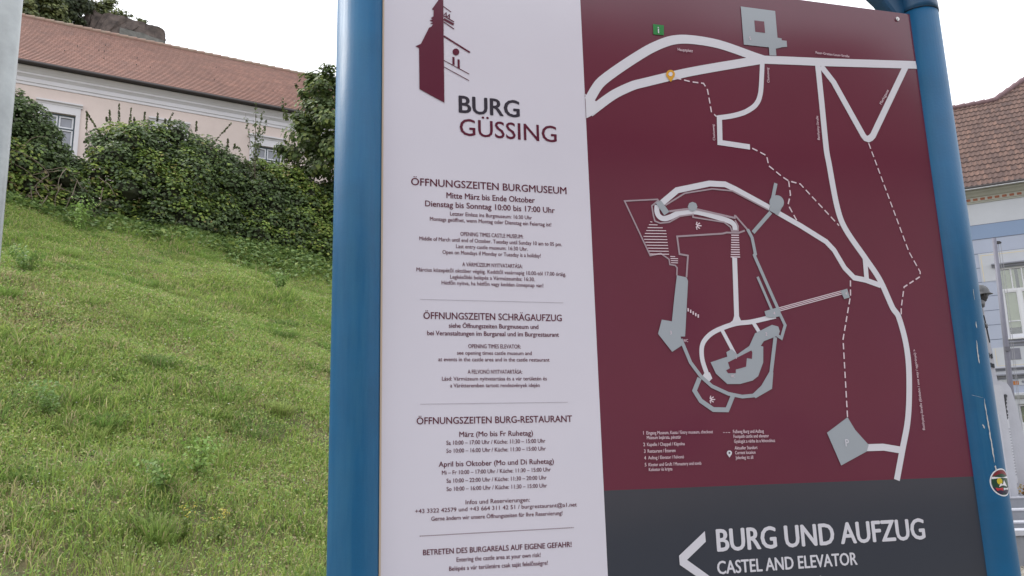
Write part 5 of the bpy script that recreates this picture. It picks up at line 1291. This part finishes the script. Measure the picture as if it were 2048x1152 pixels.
# bronze soldier, in profile looking right, before the pylon
sg_ = empty('soldier_statue', (7.38, 12.70, 2.497), 0, 'dark bronze statue of a helmeted soldier in profile, half hidden by the right blue post', 'statue')
def skin_body(name, pts, edges, rad, m, parent, levels=2):
    me = bpy.data.meshes.new(name); me.from_pydata(pts, edges, []); me.update()
    o = link(name, me, m, parent)
    o.modifiers.new('skin', 'SKIN'); me.skin_vertices or None
    for i, sv in enumerate(me.skin_vertices[0].data): sv.radius = rad[i] if isinstance(rad[i], tuple) else (rad[i], rad[i]); sv.use_root = (i == 0)
    s = o.modifiers.new('smooth', 'SUBSURF'); s.levels = levels; s.render_levels = levels
    return o
SH = 1.36 / 1.52       # height of the figure up to the crown
bp = [(-.16, 0, .80), (-.17, 0, 1.0), (-.12, 0, 1.18), (-.05, 0, 1.27), (.035, 0, 1.36),                        # pelvis .. neck base, neck
      (-.16, -.10, .76), (-.13, -.11, .42), (-.16, -.11, .07), (-.04, -.12, .03),                                # right leg
      (-.16, .10, .76), (-.12, .11, .42), (-.12, .11, .07), (.0, .12, .03),                                   # left leg
      (-.12, -.17, 1.20), (-.16, -.24, .96), (-.08, -.20, .91), (-.025, -.12, .935),                           # near arm, hand
      (-.12, .17, 1.20), (-.15, .24, .96), (-.03, .15, .85), (.02, .04, .83)]
be = [(0, 1), (1, 2), (2, 3), (3, 4), (0, 5), (5, 6), (6, 7), (7, 8), (0, 9), (9, 10), (10, 11), (11, 12), (2, 13), (13, 14), (14, 15), (15, 16), (2, 17), (17, 18), (18, 19), (19, 20)]
br_ = [(.13, .15), (.115, .14), (.12, .17), (.07, .09), (.052, .052), (.085, .085), (.06, .06), (.045, .045), (.04, .03), (.085, .085), (.06, .06), (.045, .045), (.04, .03), (.06, .06), (.045, .045), (.036, .036), (.03, .022), (.06, .06), (.045, .045), (.036, .036), (.03, .022)]
base_n = len(bp)
for k in range(4):                                    # four fingers and a thumb closed round the rod
    z = .955 - k * .017; i0 = len(bp)
    bp += [(-.002, -.115, z), (.017, -.102, z - .002), (.017, -.085, z - .003), (.002, -.080, z - .004)]; be += [(16, i0), (i0, i0 + 1), (i0 + 1, i0 + 2), (i0 + 2, i0 + 3)]; br_ += [(.009, .009)] * 3 + [(.007, .007)]
i0 = len(bp); bp += [(-.015, -.105, .965), (.005, -.088, .975)]; be += [(16, i0), (i0, i0 + 1)]; br_ += [(.01, .01), (.008, .008)]
body = skin_body('body', bp, be, br_, M_bronze, sg_)
# head with face, lathe-like profile in the direction it looks (+x)
bm = BM(); bmesh.ops.create_uvsphere(bm, u_segments=28, v_segments=20, radius=1)
for v in bm.verts:
    x, y, z = v.co
    fx = .095 * x; fy = .072 * y; fz = .122 * z
    if x > .3:
        c_ = max(0, 1 - abs(y) / .32)
        if -.25 < z < .25: fx += .026 * c_ * max(0, 1 - abs(z + .08) / .25)          # nose
        if -.62 < z < -.42: fx += .010 * max(0, 1 - abs(y) / .5)                        # mouth
        if z < -.72: fx += .020 * max(0, 1 - abs(y) / .5)                               # chin
        if .08 < z < .3: fx -= .008 * max(0, 1 - abs(abs(y) - .38) / .22)                # eye sockets
    v.co = (fx, fy, fz)
for sy in (-1, 1): bmesh.ops.create_uvsphere(bm, u_segments=8, v_segments=6, radius=1, matrix=Matrix.Translation((-.01, sy * .073, -.01)) @ Matrix.Diagonal((.02, .01, .032, 1)))
hd = obj('head', bm, M_bronze, sg_, smooth=True); hd.location = (.055, 0, 1.375 + .07)
bm = BM(); rings = []
for k in range(13):
    f_ = k / 12
    if f_ < .72: a = f_ / .72 * pi / 2; R_ = sin(a) * .98; z = .128 * cos(a)
    else: g_ = (f_ - .72) / .28; R_ = .98 + g_ * .36; z = -.004 - .034 * g_ ** .7
    ring = []
    for j in range(32):
        t = 2 * pi * j / 32
        ex = .135 if f_ < .72 else .135; x = ex * R_ * cos(t); y = .112 * (min(R_, 1.12)) * sin(t)
        zz = z + (.010 * g_ * cos(t) if f_ >= .72 else 0)
        ring.append(bm.verts.new((x, y, zz)))
    rings.append(ring)
for a, b in zip(rings, rings[1:]):
    for j in range(32):
        try: bm.faces.new((a[j], b[j], b[(j + 1) % 32], a[(j + 1) % 32]))
        except ValueError: pass
bmesh.ops.remove_doubles(bm, verts=bm.verts[:], dist=.0005)
hm = obj('helmet', bm, mat('weathered_bronze', (.115, .118, .125), .6, metal=.3, var=.45, scale=14), sg_, smooth=True); hm.location = (.045, 0, 1.375 + .10); hm.rotation_euler = (0, radians(-2), 0)
sol = hm.modifiers.new('thickness', 'SOLIDIFY'); sol.thickness = .008
bm = BM(); tube(bm, [(.0, 0, 1.275), (.04, 0, 1.34)], [.075, .058], 16); obj('collar', bm, mat('grey_bronze', (.16, .165, .18), .6, var=.3, scale=14), sg_, smooth=True)
bm = BM(); tube(bm, [(-.014, -.095, 1.10), (.0, -.095, .94), (.018, -.095, .665)], [.009, .011, .010], 8); obj('rod', bm, M_bronze, sg_)

# ------------------------------------------------------------------ flagpole
fp = empty('flagpole', (10.75, 18, 0), 0, 'slim grey flagpole with a small pulley at its top before the blue house', 'flagpole')
M_fp = mat('grey_flagpole', srgb(112, 112, 124), .55, metal=.2, var=.1, scale=6)
bm = BM(); tube(bm, [(0, 0, 0), (.075, 0, 1.8), (.165, 0, 3.77), (.262, 0, 6.21)], [.075, .066, .055, .045], 20); obj('shaft', bm, M_fp, fp, smooth=True)
bm = BM(); box(bm, .30, .37, -.03, .03, 6.08, 6.14); tube(bm, [(.29, 0, 6.11), (.40, 0, 6.11)], .025, 10); obj('pulley', bm, mat('black_iron', (.03, .03, .035), .6), fp)
bm = BM(); tube(bm, [(.335, 0, 6.1), (.30, -.02, 4.6), (.16, -.07, 1.4)], .006, 5); tube(bm, [(.39, 0, 6.1), (.36, -.02, 4.8), (.18, -.07, 1.4)], .006, 5); obj('rope', bm, mat('rope', (.30, .30, .32), .9), fp)
bm = BM(); box(bm, .10, .20, -.075, -.04, 3.62, 3.72); obj('cleat', bm, mat('iron_cleat', (.10, .10, .12), .6), fp)

# ------------------------------------------------------------------ the street behind the reader, mirrored in the glossy panels
foot = Vector((EYE.x, EYE.y, 0)) + BN * 13.0
def street_house(name, u0, u1, eave, rdg, wc, rc, label):
    h = empty(name, foot, YAW + pi, label, 'building')
    # local x runs to the left as seen from the sign, local -y faces the sign
    bm = BM(); box(bm, -u1, -u0, 0, 9, 0, eave); obj('wall', bm, wc, h)
    bm = BM(); prism(bm, [(-.5, eave), (9.5, eave), (4.5, rdg)], -u1 - .2, -u0 + .2, 'x'); obj('roof', bm, rc, h)
    x = -u1 + 1.2
    while x < -u0 - 1.5:
        for z in (1.0, 4.2):
            if z + 1.6 > eave: continue
            bm = BM()
            for a in ((0, .08, z, z + 1.5), (1.02, 1.1, z, z + 1.5), (.08, 1.02, z, z + .08), (.08, 1.02, z + 1.42, z + 1.5)): box(bm, x + a[0], x + a[1], -.04, .02, a[2], a[3])
            w = obj('window', bm, M_frame, h); bm = BM(); box(bm, x + .08, x + 1.02, -.02, -.005, z + .08, z + 1.42); obj('pane', bm, M_glass, w)
        x += 2.6
    return h
street_house('street_house', -16, 2.0, 6.6, 11.6, mat('ochre_plaster', (.42, .36, .30), .9, var=.1), mat('street_tiles', (.20, .10, .08), .9, var=.2), 'ochre plastered house across the street, reflected in the sign')
street_house('gabled_street_house', 2.3, 18, 8.5, 15.2, mat('rose_plaster', (.45, .36, .33), .9, var=.1), mat('street_tiles', (.19, .11, .09), .9, var=.2), 'taller rose plastered house across the street, reflected in the sign')
